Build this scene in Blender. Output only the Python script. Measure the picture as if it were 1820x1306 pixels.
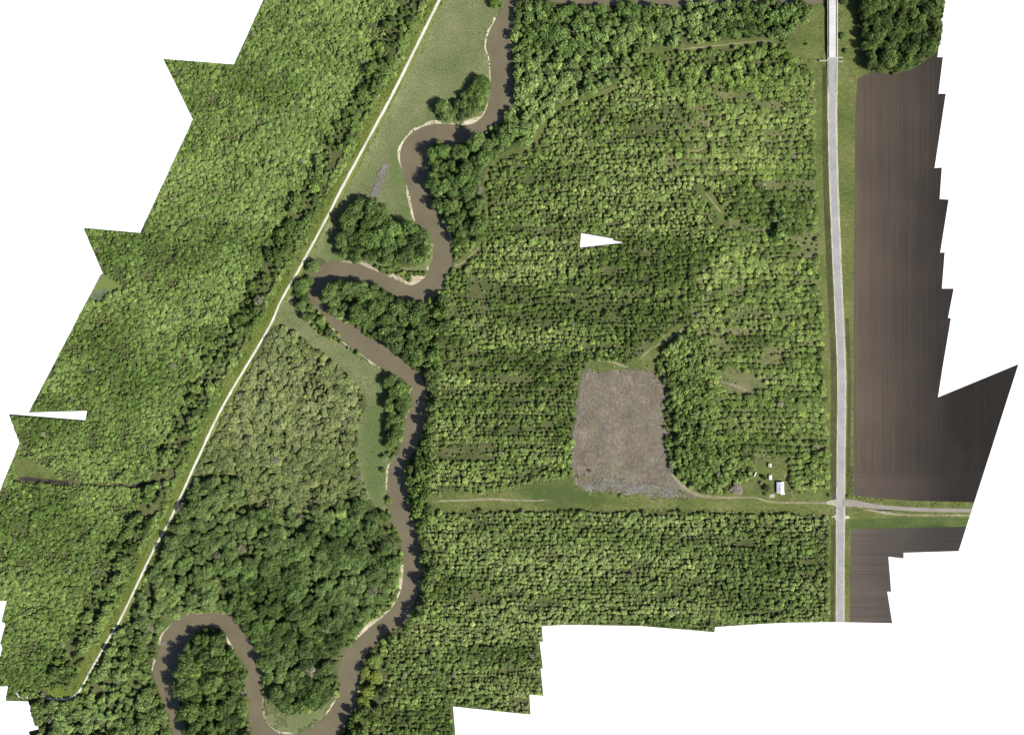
import bpy, bmesh, math, random
import numpy as np
from mathutils import Vector, Matrix
from mathutils.geometry import delaunay_2d_cdt

R = math.radians
scene = bpy.context.scene
for o in list(bpy.data.objects):
    bpy.data.objects.remove(o)
C = scene.collection
random.seed(7)
rng = np.random.default_rng(11)

# ------------------------------------------------------------------ camera, sky, sun
S = 0.745                      # metres per map unit; the survey map is 1820 x 1306 units
CX, CY = 910.0, 653.0
ALT = 1450.0                   # flying height of the camera
cam_data = bpy.data.cameras.new('camera')
cam = bpy.data.objects.new('camera', cam_data)
C.objects.link(cam)
cam.location = (0, 0, ALT)
cam.rotation_euler = (0, 0, 0)
cam_data.sensor_width = 36
cam_data.lens = 36 * ALT / (1820 * S)
cam_data.clip_start = 10
cam_data.clip_end = 9000
scene.camera = cam

SUN_AZ = (0.86, -0.51)         # direction towards the sun on the ground (east-south-east)
SUN_EL = R(44)
world = bpy.data.worlds.new('World')
scene.world = world
world.use_nodes = True
wn = world.node_tree.nodes
wl = world.node_tree.links
wn.clear()
w_out = wn.new('ShaderNodeOutputWorld')
sky = wn.new('ShaderNodeTexSky')
sky.sky_type = 'NISHITA'
sky.sun_disc = False
sky.sun_elevation = SUN_EL
sky.sun_rotation = math.atan2(SUN_AZ[0], SUN_AZ[1])
bg_sky = wn.new('ShaderNodeBackground')
bg_sky.inputs['Strength'].default_value = 0.061
wl.new(sky.outputs[0], bg_sky.inputs['Color'])
# the surveyed land ends in an empty white void: everything below the horizon is plain white
bg_void = wn.new('ShaderNodeBackground')
bg_void.inputs['Color'].default_value = (1, 1, 1, 1)
bg_void.inputs['Strength'].default_value = 0.60
tc = wn.new('ShaderNodeTexCoord')
sx = wn.new('ShaderNodeSeparateXYZ')
wl.new(tc.outputs['Generated'], sx.inputs[0])
lt = wn.new('ShaderNodeMath')
lt.operation = 'LESS_THAN'
lt.inputs[1].default_value = 0.0
wl.new(sx.outputs['Z'], lt.inputs[0])
mixw = wn.new('ShaderNodeMixShader')
wl.new(lt.outputs[0], mixw.inputs[0])
wl.new(bg_sky.outputs[0], mixw.inputs[1])
wl.new(bg_void.outputs[0], mixw.inputs[2])
wl.new(mixw.outputs[0], w_out.inputs[0])

sun_data = bpy.data.lights.new('sun', 'SUN')
sun_data.energy = 5.0
sun_data.angle = R(0.5)
sun_data.color = (1.0, 0.955, 0.88)
sun = bpy.data.objects.new('sun', sun_data)
C.objects.link(sun)
sd = Vector((SUN_AZ[0] * math.cos(SUN_EL), SUN_AZ[1] * math.cos(SUN_EL), math.sin(SUN_EL)))
sun.rotation_euler = sd.to_track_quat('Z', 'Y').to_euler()
sun.location = sd * 900

scene.view_settings.view_transform = 'Standard'
scene.view_settings.look = 'None'
scene.view_settings.exposure = 1.2
scene.view_settings.gamma = 1.0
scene.render.engine = 'CYCLES'
scene.cycles.max_bounces = 5
scene.cycles.transparent_max_bounces = 4

# ------------------------------------------------------------------ map helpers
def wx(px): return (px - CX) * S
def wy(py): return (CY - py) * S

def catmull(pts, step=6.0, closed=False):
    pts = [np.array(p, float) for p in pts]
    n = len(pts)
    out = []
    rngi = range(n if closed else n - 1)
    for i in rngi:
        p0 = pts[(i - 1) % n] if (closed or i > 0) else pts[0]
        p1 = pts[i]
        p2 = pts[(i + 1) % n]
        p3 = pts[(i + 2) % n] if (closed or i + 2 < n) else pts[-1]
        k = max(1, int(np.linalg.norm(p2 - p1) / step))
        for j in range(k):
            t = j / k
            out.append(0.5 * ((2 * p1) + (-p0 + p2) * t + (2 * p0 - 5 * p1 + 4 * p2 - p3) * t * t
                              + (-p0 + 3 * p1 - 3 * p2 + p3) * t ** 3))
    if not closed:
        out.append(pts[-1])
    return np.array(out)

def hash2(ix, iy, seed):
    h = np.sin(ix * 127.1 + iy * 311.7 + seed * 74.7) * 43758.5453
    return h - np.floor(h)

def vnoise(x, y, seed=0):
    x = np.asarray(x, float); y = np.asarray(y, float)
    ix = np.floor(x); iy = np.floor(y)
    fx = x - ix; fy = y - iy
    fx = fx * fx * (3 - 2 * fx); fy = fy * fy * (3 - 2 * fy)
    a = hash2(ix, iy, seed); b = hash2(ix + 1, iy, seed)
    c = hash2(ix, iy + 1, seed); d = hash2(ix + 1, iy + 1, seed)
    return (a * (1 - fx) + b * fx) * (1 - fy) + (c * (1 - fx) + d * fx) * fy

def fbm(x, y, seed=0, octs=3):
    v = 0; a = 0.5; t = 0
    for k in range(octs):
        v = v + a * vnoise(x * 2 ** k, y * 2 ** k, seed + k * 13); t += a; a *= 0.5
    return v / t

def pip(poly, x, y):
    poly = np.asarray(poly, float)
    x = np.asarray(x, float); y = np.asarray(y, float)
    inside = np.zeros(x.shape, bool)
    sel = (x >= poly[:, 0].min()) & (x <= poly[:, 0].max()) & (y >= poly[:, 1].min()) & (y <= poly[:, 1].max())
    if not sel.any():
        return inside
    xs = x[sel]; ys = y[sel]
    r = np.zeros(xs.shape, bool)
    n = len(poly)
    for i in range(n):
        x1, y1 = poly[i]; x2, y2 = poly[(i + 1) % n]
        if y1 == y2: continue
        c = ((y1 > ys) != (y2 > ys)) & (xs < (x2 - x1) * (ys - y1) / (y2 - y1) + x1)
        r ^= c
    inside[sel] = r
    return inside

def dist_poly(line, x, y, closed=False):
    line = np.asarray(line, float)
    x = np.asarray(x, float); y = np.asarray(y, float)
    d = np.full(x.shape, 1e9)
    n = len(line)
    for i in range(n if closed else n - 1):
        ax, ay = line[i]; bx, by = line[(i + 1) % n]
        vx, vy = bx - ax, by - ay
        L = vx * vx + vy * vy + 1e-9
        t = np.clip(((x - ax) * vx + (y - ay) * vy) / L, 0, 1)
        d = np.minimum(d, (x - ax - t * vx) ** 2 + (y - ay - t * vy) ** 2)
    return np.sqrt(d)

def normals2(line):
    line = np.asarray(line, float)
    t = np.gradient(line, axis=0)
    t /= np.linalg.norm(t, axis=1)[:, None] + 1e-9
    return np.stack([-t[:, 1], t[:, 0]], 1)

def ribbon(line, hw, step=6.0, smooth=True):
    l = catmull(line, step) if smooth else np.asarray(line, float)
    n = normals2(l)
    if not np.isscalar(hw):
        hw = np.interp(np.linspace(0, 1, len(l)), np.linspace(0, 1, len(hw)), hw)[:, None]
    return np.vstack([l + n * hw, (l - n * hw)[::-1]])

def rough(poly, amp=2.0, step=7.0, seed=0):
    p = catmull(poly, step, closed=True)
    q = p.copy()
    q[:, 0] += (vnoise(p[:, 0] / 9, p[:, 1] / 9, seed) - 0.5) * 2 * amp
    q[:, 1] += (vnoise(p[:, 0] / 9, p[:, 1] / 9, seed + 5) - 0.5) * 2 * amp
    return q

# ------------------------------------------------------------------ outline of the surveyed land
OUT = [(509, -90), (468, 0), (416, 115), (290, 105), (343, 213), (249, 414), (148, 405), (183, 486), (179, 488),
       (51, 733), (155, 730), (152, 747), (16, 736), (35, 787), (0, 872), (-22, 926), (-22, 1068), (12, 1068), (3, 1105),
       (10, 1107), (1, 1140), (5, 1150), (0, 1167), (-22, 1172), (-22, 1219), (14, 1219), (10, 1245), (50, 1246),
       (70, 1296), (51, 1300), (53, 1306), (70, 1400), (815, 1400), (809, 1306), (805, 1255), (910, 1266),
       (943, 1269), (941, 1234), (966, 1236), (961, 1188), (965, 1187), (959, 1140), (965, 1140), (963, 1112),
       (1011, 1110), (1137, 1112), (1270, 1123), (1271, 1114), (1360, 1108), (1405, 1106), (1486, 1105),
       (1586, 1107), (1577, 1051), (1584, 1051), (1579, 989), (1606, 992), (1606, 982), (1704, 979), (1810, 648),
       (1667, 707), (1675, 655), (1690, 566), (1685, 565), (1695, 513), (1674, 513), (1679, 449), (1671, 449),
       (1686, 355), (1670, 354), (1674, 298), (1661, 299), (1681, 167), (1668, 167), (1676, 102), (1666, 102),
       (1676, 38), (1673, 38), (1680, 0), (1690, -90)]
HOLE = [(1033, 414), (1090, 424), (1090, 427), (1110, 431), (1031, 440)]

# ------------------------------------------------------------------ river, tracks and roads (map units)
BANK_W = [(905, -40), (893, 0), (891, 15), (882, 33), (869, 58), (864, 83), (871, 109), (872, 152), (869, 177), (862, 200), (849, 215),
          (829, 222), (783, 220), (753, 225), (730, 238), (715, 258), (711, 278), (715, 303), (723, 330), (729, 350),
          (738, 393), (750, 412), (765, 432), (770, 456), (763, 474), (756, 492), (733, 507), (708, 499), (682, 487),
          (657, 477), (637, 469), (607, 466), (588, 463), (570, 472), (556, 490), (550, 515), (553, 540), (570, 558),
          (591, 581), (607, 603), (617, 613), (647, 633), (675, 652), (700, 664), (722, 678), (731, 700), (728, 726), (721, 745),
          (719, 761), (713, 784), (708, 804), (694, 822), (690, 842), (688, 872), (690, 898), (695, 925), (706, 945),
          (713, 973), (716, 993), (717, 1014), (713, 1047), (700, 1075), (682, 1095), (657, 1115), (632, 1138), (617, 1153),
          (604, 1178), (599, 1198), (604, 1221), (597, 1244), (581, 1269), (561, 1289), (541, 1301), (520, 1305), (496, 1303),
          (482, 1294), (471, 1280), (466, 1262), (466, 1205), (466, 1187), (463, 1161), (450, 1142), (436, 1125), (425, 1103),
          (405, 1090), (380, 1087), (343, 1089), (314, 1096), (300, 1114), (288, 1130), (283, 1150), (277, 1172), (271, 1192), (279, 1220),
          (287, 1243), (298, 1265), (305, 1290), (318, 1340)]
BANK_E = [(1475, -40), (1475, 0), (1440, 7), (1400, 6), (1340, 3), (1250, 6), (1203, 13), (1160, 15), (1120, 9), (1050, 11), (1000, 5), (940, 4), (917, 15),
          (915, 60), (912, 110), (915, 160), (910, 192), (897, 212), (876, 226), (849, 243), (820, 256), (795, 263), (772, 255), (764, 268),
          (763, 300), (763, 328), (768, 355), (781, 383), (796, 413), (803, 436), (804, 456), (801, 477), (789, 507),
          (776, 525), (748, 536), (723, 535), (703, 525), (684, 515), (664, 508), (637, 502), (612, 499), (590, 500), (578, 511),
          (577, 527), (585, 547), (600, 566), (629, 580), (657, 598), (682, 608), (698, 623), (720, 641), (741, 660), (755, 682),
          (758, 710), (757, 745), (749, 765), (741, 791), (729, 812), (719, 832), (725, 877), (730, 915), (743, 953), (748, 978), (750, 1024),
          (746, 1049), (738, 1067), (730, 1092), (715, 1110), (682, 1133), (664, 1150), (646, 1170), (644, 1195), (634, 1229), (632, 1256),
          (616, 1279), (606, 1306), (588, 1335), (540, 1352), (490, 1352), (457, 1335), (446, 1310), (446, 1294), (441, 1270), (443, 1244),
          (434, 1229), (434, 1212), (442, 1192), (432, 1177), (414, 1151), (402, 1130), (388, 1118), (368, 1115), (345, 1125), (333, 1149),
          (322, 1184), (321, 1236), (324, 1280), (338, 1306), (346, 1340)]
bw = catmull(BANK_W, 6); be = catmull(BANK_E, 6)
RIVER = np.vstack([bw, be[::-1]])
TRACK = [(830, -92), (782, 0), (735, 95), (700, 165), (665, 230), (611, 330), (575, 400), (545, 455), (533, 478), (500, 535), (486, 568),
         (460, 615), (415, 690), (385, 745), (350, 820), (300, 930), (275, 975), (215, 1100), (205, 1115), (185, 1150),
         (160, 1195), (142, 1227), (122, 1240), (85, 1240)]
track = catmull(TRACK, 8)
ROAD = [(1478.5, -95), (1478.7, 0), (1478.9, 100), (1479, 160), (1479.5, 220), (1482, 330), (1488, 480), (1495.5, 655), (1495.3, 760),
        (1494, 890), (1493.5, 980), (1493, 1105)]
road = catmull(ROAD, 8)
EAST_ROAD = [(1497, 893), (1525, 895), (1560, 900), (1610, 904), (1660, 906), (1727, 907)]
EAST_LANE = [(1515, 897), (1545, 906), (1580, 912), (1620, 915), (1670, 915.5), (1724, 915)]
DRIVE = [(1490, 893), (1440, 893.5), (1400, 893), (1368, 891), (1350, 886), (1335, 883.5), (1290, 884), (1258, 882), (1238, 878), (1220, 868), (1205, 855), (1193, 842)]
HOUSE_PATH = [(1407, 892), (1408, 878), (1405, 866), (1399, 852), (1393, 843)]

def T_off(d):
    n = normals2(track)
    return track + n * d

tn = normals2(track)
# make sure positive offset means west of the track
if (track[20] + tn[20] * 10)[0] > track[20][0]:
    tn = -tn
def t_off(d): return track + tn * d

# ------------------------------------------------------------------ land cover layers, painted in order; trees = stand description
def stand(key, sp, crown, h, col, var=0.32, gap=0.0, patch=0.25, rows=False, crown_var=0.26, kind='small', gapscale=22.0, seed=1):
    return dict(key=key, sp=sp, crown=crown, h=h, col=col, var=var, gap=gap, patch=patch, rows=rows,
                crown_var=crown_var, kind=kind, gapscale=gapscale, seed=seed)

GREEN = (0.122, 0.176, 0.046)
DARK = (0.076, 0.122, 0.032)
OLIVE = (0.128, 0.160, 0.058)
BRIGHT = (0.118, 0.178, 0.046)
LUSH = []   # stretches of damper, greener grass
L = []   # (name, polygon, cover, stand)
def layer(name, poly, cover, st=None, ro=2.0, seed=0, raw=False):
    L.append((name, np.array(poly, float) if raw else rough(poly, ro, seed=seed), cover, st))

layer('centre', OUT, 'forest_floor', stand('centre', 5.0, 6.6, 5.2, GREEN, patch=1.0, gap=0.13, rows=7.4, seed=3), raw=True)
wband = track + tn * (16 + 18 * (fbm(track[:, 0] / 26, track[:, 1] / 26, 55)[:, None] - 0.5))
layer('west', np.vstack([wband, [(-60, 1240), (-60, -95), (740, -95)]]), 'forest_floor',
      stand('west', 4.8, 6.0, 4.6, BRIGHT, var=0.24, patch=0.62, gap=0.08, seed=8), raw=True)
layer('levee_side', np.vstack([t_off(26), t_off(62)[::-1]]), 'forest_floor',
      stand('levee_side', 10.5, 13.0, 12.0, (0.078, 0.125, 0.030), patch=0.8, gap=0.38, gapscale=15, seed=4), raw=True)
layer('levee_grass', np.vstack([wband, t_off(-7)[::-1]]), 'levee_grass', raw=True)
layer('south_west', [(265, 1150), (262, 1195), (280, 1240), (292, 1262), (305, 1310), (315, 1398), (60, 1398), (40, 1300), (75, 1296), (55, 1246),
                     (132, 1249), (150, 1236), (172, 1200), (225, 1108)], 'forest_floor',
      stand('south_west', 10.0, 12.5, 11.0, (0.094, 0.145, 0.040), patch=0.6, gap=0.10, seed=6))
layer('north_meadow', [(838, -90), (790, 0), (745, 90), (708, 165), (618, 335), (588, 388), (560, 440), (545, 464), (575, 475), (610, 468),
                       (770, 480), (772, 430), (735, 390), (725, 330), (716, 300), (712, 270), (730, 240), (760, 226), (830, 224), (860, 205), (872, 150),
                       (866, 80), (885, 30), (895, 0), (905, -90)], 'meadow', ro=1.0)
LUSH.append(np.array([(692, 300), (706, 250), (735, 215), (765, 192), (790, 205), (770, 222), (735, 234), (714, 262), (716, 305), (738, 385), (722, 402), (704, 372), (712, 340)], float))
LUSH.append(np.array([(598, 390), (612, 368), (590, 400), (570, 440), (552, 462), (600, 466), (596, 430)], float))
layer('olive', [(474, 592), (428, 688), (395, 745), (362, 815), (348, 845), (430, 850), (442, 902), (500, 908), (570, 902), (610, 908), (642, 900), (652, 872), (632, 800), (640, 720), (634, 690),
                (608, 660), (560, 622), (520, 592), (496, 580)], 'forest_floor',
      stand('olive', 8.0, 10.6, 6.6, OLIVE, var=0.22, patch=0.45, gap=0.04, seed=12))
layer('dark_wood', [(342, 848), (430, 850), (442, 902), (570, 904), (640, 884), (688, 912), (697, 940), (712, 985), (704, 1012), (692, 1048), (664, 1084), (624, 1130),
                    (600, 1168), (592, 1220), (575, 1250), (545, 1262), (505, 1255), (480, 1225), (468, 1180), (466, 1155), (440, 1120), (424, 1092), (380, 1080), (320, 1086), (290, 1120),
                    (268, 1152), (240, 1120), (232, 1100), (290, 985), (318, 915)], 'forest_floor',
      stand('dark_wood', 12.0, 15.0, 14.0, (0.086, 0.134, 0.038), patch=0.6, gap=0.07, kind='broad', seed=14))
layer('point_grass', [(468, 1215), (482, 1228), (505, 1258), (545, 1266), (575, 1254), (596, 1232), (592, 1262), (560, 1292), (520, 1306), (488, 1300), (468, 1270)], 'meadow', ro=2)
layer('left_bank_grass', [(312, 1095), (296, 1098), (282, 1120), (284, 1145), (300, 1120)], 'lush_meadow', ro=1)
layer('south_meadow', [(505, 532), (522, 528), (540, 562), (575, 597), (600, 607), (620, 620), (650, 641), (682, 657), (692, 668), (692, 740), (690, 800), (690, 840), (688, 880),
                       (690, 912), (662, 896), (648, 862), (632, 800), (640, 750), (650, 715), (640, 690), (612, 660), (562, 620), (520, 592), (488, 572)], 'meadow', ro=2)
LUSH.append(np.array([(650, 725), (676, 690), (688, 668), (692, 740), (690, 800), (690, 840), (688, 880), (690, 910), (664, 894), (650, 862), (638, 800), (643, 750)], float))
layer('ne_wood', [(918, -88), (1450, -88), (1436, 10), (1428, 58), (1380, 66), (1250, 76), (1130, 95), (1118, 128), (1068, 168), (1000, 190), (962, 232), (932, 262), (892, 232), (908, 190),
                  (914, 100)], 'forest_floor', stand('ne_wood', 10, 12.5, 12, (0.096, 0.150, 0.040), patch=0.85, gap=0.10, seed=21))
layer('west_point', [(774, 207), (788, 192), (815, 182), (832, 162), (850, 142), (858, 131), (869, 150), (866, 180), (853, 200), (835, 208), (800, 214)], 'forest_floor',
      stand('west_point', 9.5, 14, 14, DARK, kind='broad', seed=31), ro=1)
layer('round_grove', [(606, 402), (614, 378), (642, 364), (664, 366), (690, 378), (706, 402), (742, 402), (754, 418), (764, 440), (765, 458), (752, 468), (732, 474), (700, 474), (680, 467), (650, 462), (618, 461), (605, 440)],
      'forest_floor', stand('round_grove', 14, 17, 20, DARK, kind='broad', seed=32), ro=1)
layer('track_bend', [(552, 464), (576, 460), (584, 470), (566, 486), (555, 508), (552, 538), (564, 560), (584, 582), (600, 594), (596, 600), (574, 588), (552, 572), (540, 550), (529, 522), (534, 492)],
      'forest_floor', stand('track_bend', 12.5, 15, 14, (0.084, 0.132, 0.034), kind='broad', seed=33), ro=1)
layer('tongue', [(586, 508), (610, 504), (640, 510), (664, 505), (680, 518), (704, 531), (745, 541), (760, 556), (764, 600), (768, 655), (742, 648), (702, 616), (672, 600), (632, 576), (604, 562), (584, 540), (581, 520)],
      'forest_floor', stand('tongue', 14, 16.5, 19, (0.080, 0.125, 0.034), kind='broad', seed=34), ro=1)
layer('meadow_strip', [(690, 660), (702, 662), (722, 684), (728, 708), (722, 738), (714, 768), (706, 794), (696, 798), (688, 786), (684, 764), (692, 740), (687, 710), (685, 682)],
      'forest_floor', stand('meadow_strip', 12, 14, 15, (0.084, 0.132, 0.032), kind='broad', seed=35), ro=1)
layer('loop_grove', [(346, 1130), (368, 1120), (388, 1122), (402, 1138), (414, 1160), (436, 1182), (436, 1196), (428, 1212), (428, 1232), (438, 1246), (434, 1270), (440, 1296), (442, 1330), (400, 1352), (350, 1340), (336, 1306), (325, 1280), (322, 1236), (324, 1184), (334, 1150)],
      'forest_floor', stand('loop_grove', 14, 16.5, 22, (0.082, 0.128, 0.034), kind='broad', seed=36), ro=1)
layer('east_bank', [(770, 260), (800, 267), (852, 248), (886, 232), (930, 262), (902, 277), (869, 300), (860, 350), (862, 400), (850, 428), (812, 428), (800, 408), (786, 382), (769, 350), (761, 320), (762, 290)],
      'forest_floor', stand('east_bank', 13.5, 15.5, 20, (0.084, 0.134, 0.035), kind='broad', seed=37), ro=1)
layer('river_side', [(768, 560), (800, 542), (792, 640), (778, 700), (774, 780), (768, 870), (772, 900), (762, 940), (774, 1020), (762, 1080), (722, 1122), (692, 1142), (674, 1152), (690, 1190), (680, 1260), (654, 1306), (644, 1392), (596, 1392),
                     (612, 1306), (638, 1262), (642, 1232), (652, 1195), (652, 1170), (692, 1132), (737, 1090), (753, 1040), (753, 980), (735, 910), (725, 840), (744, 798), (758, 760), (763, 700), (750, 662)],
      'forest_floor', stand('river_side', 11.5, 13.5, 19, (0.092, 0.142, 0.036), patch=0.5, seed=38), ro=1)
layer('plantation', [(1440, 100), (1448, 250), (1456, 400), (1466, 600), (1470, 700), (1470, 868), (1424, 874), (1408, 850), (1400, 826), (1350, 812), (1330, 842), (1296, 858), (1262, 874), (1236, 870), (1212, 856), (1200, 820), (1194, 740), (1180, 660), (1184, 622),
                     (1222, 590), (1238, 500), (1290, 420), (1290, 330), (1180, 300), (1220, 200), (1170, 150), (1130, 130), (1130, 97), (1250, 88), (1385, 82), (1402, 100)], 'plantation_floor',
      stand('plantation', 5.0, 8.6, 4.8, (0.124, 0.178, 0.044), patch=0.75, gap=0.13, rows=9.8, gapscale=24, seed=41), ro=2)
layer('field_edge_wood', [(1180, 610), (1236, 590), (1262, 650), (1262, 760), (1300, 800), (1330, 842), (1296, 858), (1262, 872), (1232, 862), (1208, 840), (1198, 780), (1196, 720), (1184, 660)],
      'forest_floor', stand('field_edge_wood', 6.0, 7.6, 8.5, (0.116, 0.172, 0.044), patch=0.6, gap=0.05, seed=43), ro=2)
layer('hedge', [(1374, 362), (1388, 360), (1396, 392), (1392, 424), (1376, 428), (1370, 396)], 'forest_floor', stand('hedge', 9.5, 11.5, 10, DARK, seed=44), ro=2)
layer('north_tail', [(1130, 97), (1250, 88), (1385, 82), (1402, 100), (1400, 130), (1300, 150), (1180, 150), (1130, 130)], 'forest_floor',
      stand('north_tail', 8.2, 10, 8, (0.112, 0.170, 0.038), patch=0.4, gap=0.2, seed=45), ro=3)
layer('south_stand', [(772, 914), (1050, 912), (1100, 912), (1440, 920), (1466, 930), (1474, 1130), (1000, 1130), (970, 1300), (810, 1390), (660, 1390), (668, 1300), (690, 1230), (684, 1165), (730, 1118), (768, 1070), (780, 1010)], 'forest_floor',
      stand('south_stand', 4.9, 6.4, 5.0, (0.128, 0.182, 0.052), patch=0.85, gap=0.07, rows=7.2, seed=46), ro=2)
# clearings
layer('glade', [(1040, 645), (1062, 638), (1110, 646), (1150, 622), (1172, 600), (1214, 576), (1222, 588), (1194, 608), (1168, 640), (1166, 668), (1140, 660), (1075, 664), (1045, 662)], 'verge_grass', ro=2)
layer('grass_ride', ribbon([(1125, 118), (1105, 145), (1075, 166), (1005, 186), (975, 212), (952, 250), (930, 268), (905, 273), (880, 290), (866, 312), (862, 345), (868, 380)], [3.5, 5.5, 5.5, 6, 6, 5.5, 5.5, 4.5, 3.5]), 'verge_grass', raw=True)
layer('bank_path', ribbon([(806, 474), (822, 466), (838, 452), (856, 436)], [7, 7, 7, 5]), 'verge_grass', raw=True)
layer('north_lane', ribbon([(1140, 92), (1210, 88), (1280, 80), (1340, 75), (1372, 75), (1386, 82)], [5, 6.5, 6.5, 6.5, 6]), 'verge_grass', raw=True)
layer('mid_lane', ribbon([(1222, 270), (1246, 268), (1262, 258)], 7), 'verge_grass', raw=True)
layer('mid_trail', ribbon([(1238, 330), (1256, 346), (1282, 378), (1280, 400), (1262, 416)], [4, 9, 9, 8, 6]), 'verge_grass', raw=True)
layer('bare_spot', [(1276, 664), (1310, 655), (1345, 668), (1372, 684), (1350, 700), (1320, 704), (1285, 692)], 'plantation_floor', ro=7)
layer('west_glade', [(24, 828), (50, 815), (95, 838), (110, 850), (60, 848), (30, 842)], 'verge_grass', ro=5)
layer('marsh', [(180, 489), (186, 487), (208, 502), (222, 516), (206, 518), (190, 524), (178, 535), (160, 530)], 'marsh', ro=1.5)
layer('yard', [(768, 908), (764, 896), (772, 878), (880, 872), (930, 860), (985, 849), (1022, 846), (1110, 868), (1236, 876), (1282, 876), (1302, 862), (1335, 846), (1346, 818), (1388, 812), (1402, 834), (1412, 874), (1486, 866), (1486, 916), (1445, 915), (1100, 907)], 'verge_grass', ro=1.5)
LUSH.append(np.array([(905, 872), (940, 860), (1000, 850), (1022, 850), (1026, 868), (1100, 890), (1090, 902), (960, 900), (930, 880)], float))
layer('bare_field', [(1032, 668), (1046, 657), (1076, 661), (1140, 655), (1164, 664), (1182, 684), (1181, 740), (1184, 790), (1194, 838), (1222, 866), (1240, 884), (1205, 886), (1110, 876), (1030, 868), (1018, 848), (1018, 790), (1024, 720)], 'bare_field', ro=2.6)
REEDS = rough([(1022, 868), (1050, 854), (1085, 848), (1112, 856), (1150, 856), (1180, 866), (1210, 872), (1212, 888), (1190, 884), (1150, 882), (1120, 884), (1085, 874), (1040, 876)], 5)
layer('verge_west', [(1404, 66), (1430, 40), (1446, 8), (1472, -88), (1480, -88), (1480, 330), (1494, 655), (1493, 884), (1476, 884), (1471, 860), (1466, 700), (1460, 560), (1452, 400), (1446, 250), (1442, 128), (1402, 96)], 'verge_grass', ro=1)
layer('verge_west', [(1470, 912), (1493, 912), (1493, 1112), (1472, 1112), (1472, 930)], 'verge_grass', ro=1)
layer('verge_east', [(1480, -88), (1520, -88), (1524, 40), (1536, 100), (1550, 150), (1540, 260), (1535, 400), (1535, 640), (1535, 860), (1560, 880), (1640, 880), (1760, 884), (1740, 950), (1530, 950), (1525, 1112), (1493, 1112), (1494, 655), (1480, 330)], 'verge_grass', ro=0.6)
layer('ditch_grass', [(1510, 925), (1560, 921), (1724, 921), (1720, 939), (1512, 938)], 'lush_meadow', ro=0.6)
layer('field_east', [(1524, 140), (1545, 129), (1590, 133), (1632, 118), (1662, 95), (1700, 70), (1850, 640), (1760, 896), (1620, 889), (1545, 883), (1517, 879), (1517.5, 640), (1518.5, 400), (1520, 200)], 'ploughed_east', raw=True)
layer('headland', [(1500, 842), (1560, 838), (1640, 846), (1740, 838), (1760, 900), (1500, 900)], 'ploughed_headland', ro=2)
layer('verge_east', [(1500, 876), (1517, 879.5), (1545, 883.5), (1620, 889.5), (1760, 893), (1760, 905), (1500, 905)], 'verge_grass', raw=True)
layer('verge_east', [(1500, 830), (1517, 830), (1517, 881), (1500, 881)], 'verge_grass', raw=True)
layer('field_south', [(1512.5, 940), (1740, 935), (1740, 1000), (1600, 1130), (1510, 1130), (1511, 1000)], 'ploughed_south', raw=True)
layer('corner_wood', [(1524, -88), (1710, -88), (1680, 60), (1662, 92), (1635, 110), (1600, 126), (1570, 129), (1545, 126), (1537, 108), (1529, 60), (1526, 0)], 'forest_floor',
      stand('corner_wood', 12.5, 15, 18, (0.068, 0.108, 0.026), patch=0.35, kind='broad', seed=51), ro=1.5)
def road_off(d, y0, y1):
    k = (road[:, 1] >= y0) & (road[:, 1] <= y1)
    return road[k] + np.array([d, 0.0])
layer('road_ditch', ribbon(road_off(-14, 112, 880), [3, 4, 5, 5, 5, 5, 4.5], smooth=False), 'road_ditch', raw=True)
layer('road_ditch', ribbon(road_off(-13, 925, 1112), 3.5, smooth=False), 'road_ditch', raw=True)
layer('road_ditch', ribbon(road_off(13.5, 560, 880), 3.0, smooth=False), 'road_ditch', raw=True)
# sand bars along the banks
SAND = [([(882, 33), (869, 58), (864, 83), (871, 109), (872, 152), (869, 177)], 3.0),
        ([(869, 177), (862, 200), (849, 215), (829, 222), (783, 220), (753, 225), (730, 238)], [3, 5, 6.5, 6.5, 5, 4, 4]),
        ([(730, 238), (715, 258), (711, 278), (715, 303), (723, 330), (729, 350), (738, 393)], 3.5),
        ([(607, 466), (637, 469), (657, 477), (682, 487), (708, 499), (733, 507), (756, 492), (763, 474)], [3, 4, 5, 6, 11, 14, 11, 4]),
        ([(591, 581), (607, 603), (617, 613), (647, 633), (675, 652)], 3.2),
        ([(694, 822), (690, 842), (688, 872)], 3), ([(732, 705), (728, 726), (722, 743)], 3),
        ([(717, 1000), (717, 1014), (713, 1047), (700, 1075), (682, 1095), (657, 1115), (632, 1138)], [3, 4.5, 5, 5, 6, 5, 2.5]),
        ([(597, 1244), (581, 1269), (561, 1289), (541, 1301), (520, 1305), (496, 1303), (482, 1294), (471, 1280), (466, 1262), (466, 1235)], [2, 4, 4, 4, 5, 6, 6, 6, 4, 2]),
        ([(314, 1096), (300, 1114), (288, 1130), (284, 1146)], [3, 4, 4, 8]), ([(277, 1172), (271, 1192)], 2.5), ([(402, 1130), (414, 1151)], 2.5),
        ([(790, 397), (797, 413), (803, 436)], 2.5)]
for pts, hw in SAND:
    l_ = catmull(pts, 4)
    hv = np.full(len(l_), hw) if np.isscalar(hw) else np.interp(np.linspace(0, 1, len(l_)), np.linspace(0, 1, len(hw)), hw)
    hv = np.maximum(0.3, hv * np.clip((fbm(l_[:, 0] / 22, l_[:, 1] / 22, 91, 3) - 0.30) * 4.0, 0.0, 1.5))
    L.append(('sand', ribbon(l_, hv, smooth=False), 'sand_bar', None))
DITCH1 = ribbon([(34, 850), (70, 853), (105, 857), (122, 858)], 3.4)
DITCH2 = ribbon([(236, 863), (258, 860), (282, 855)], 3.0)
L.append(('ditch', DITCH1, 'drainage_ditch', None))
L.append(('ditch', DITCH2, 'drainage_ditch', None))

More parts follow.
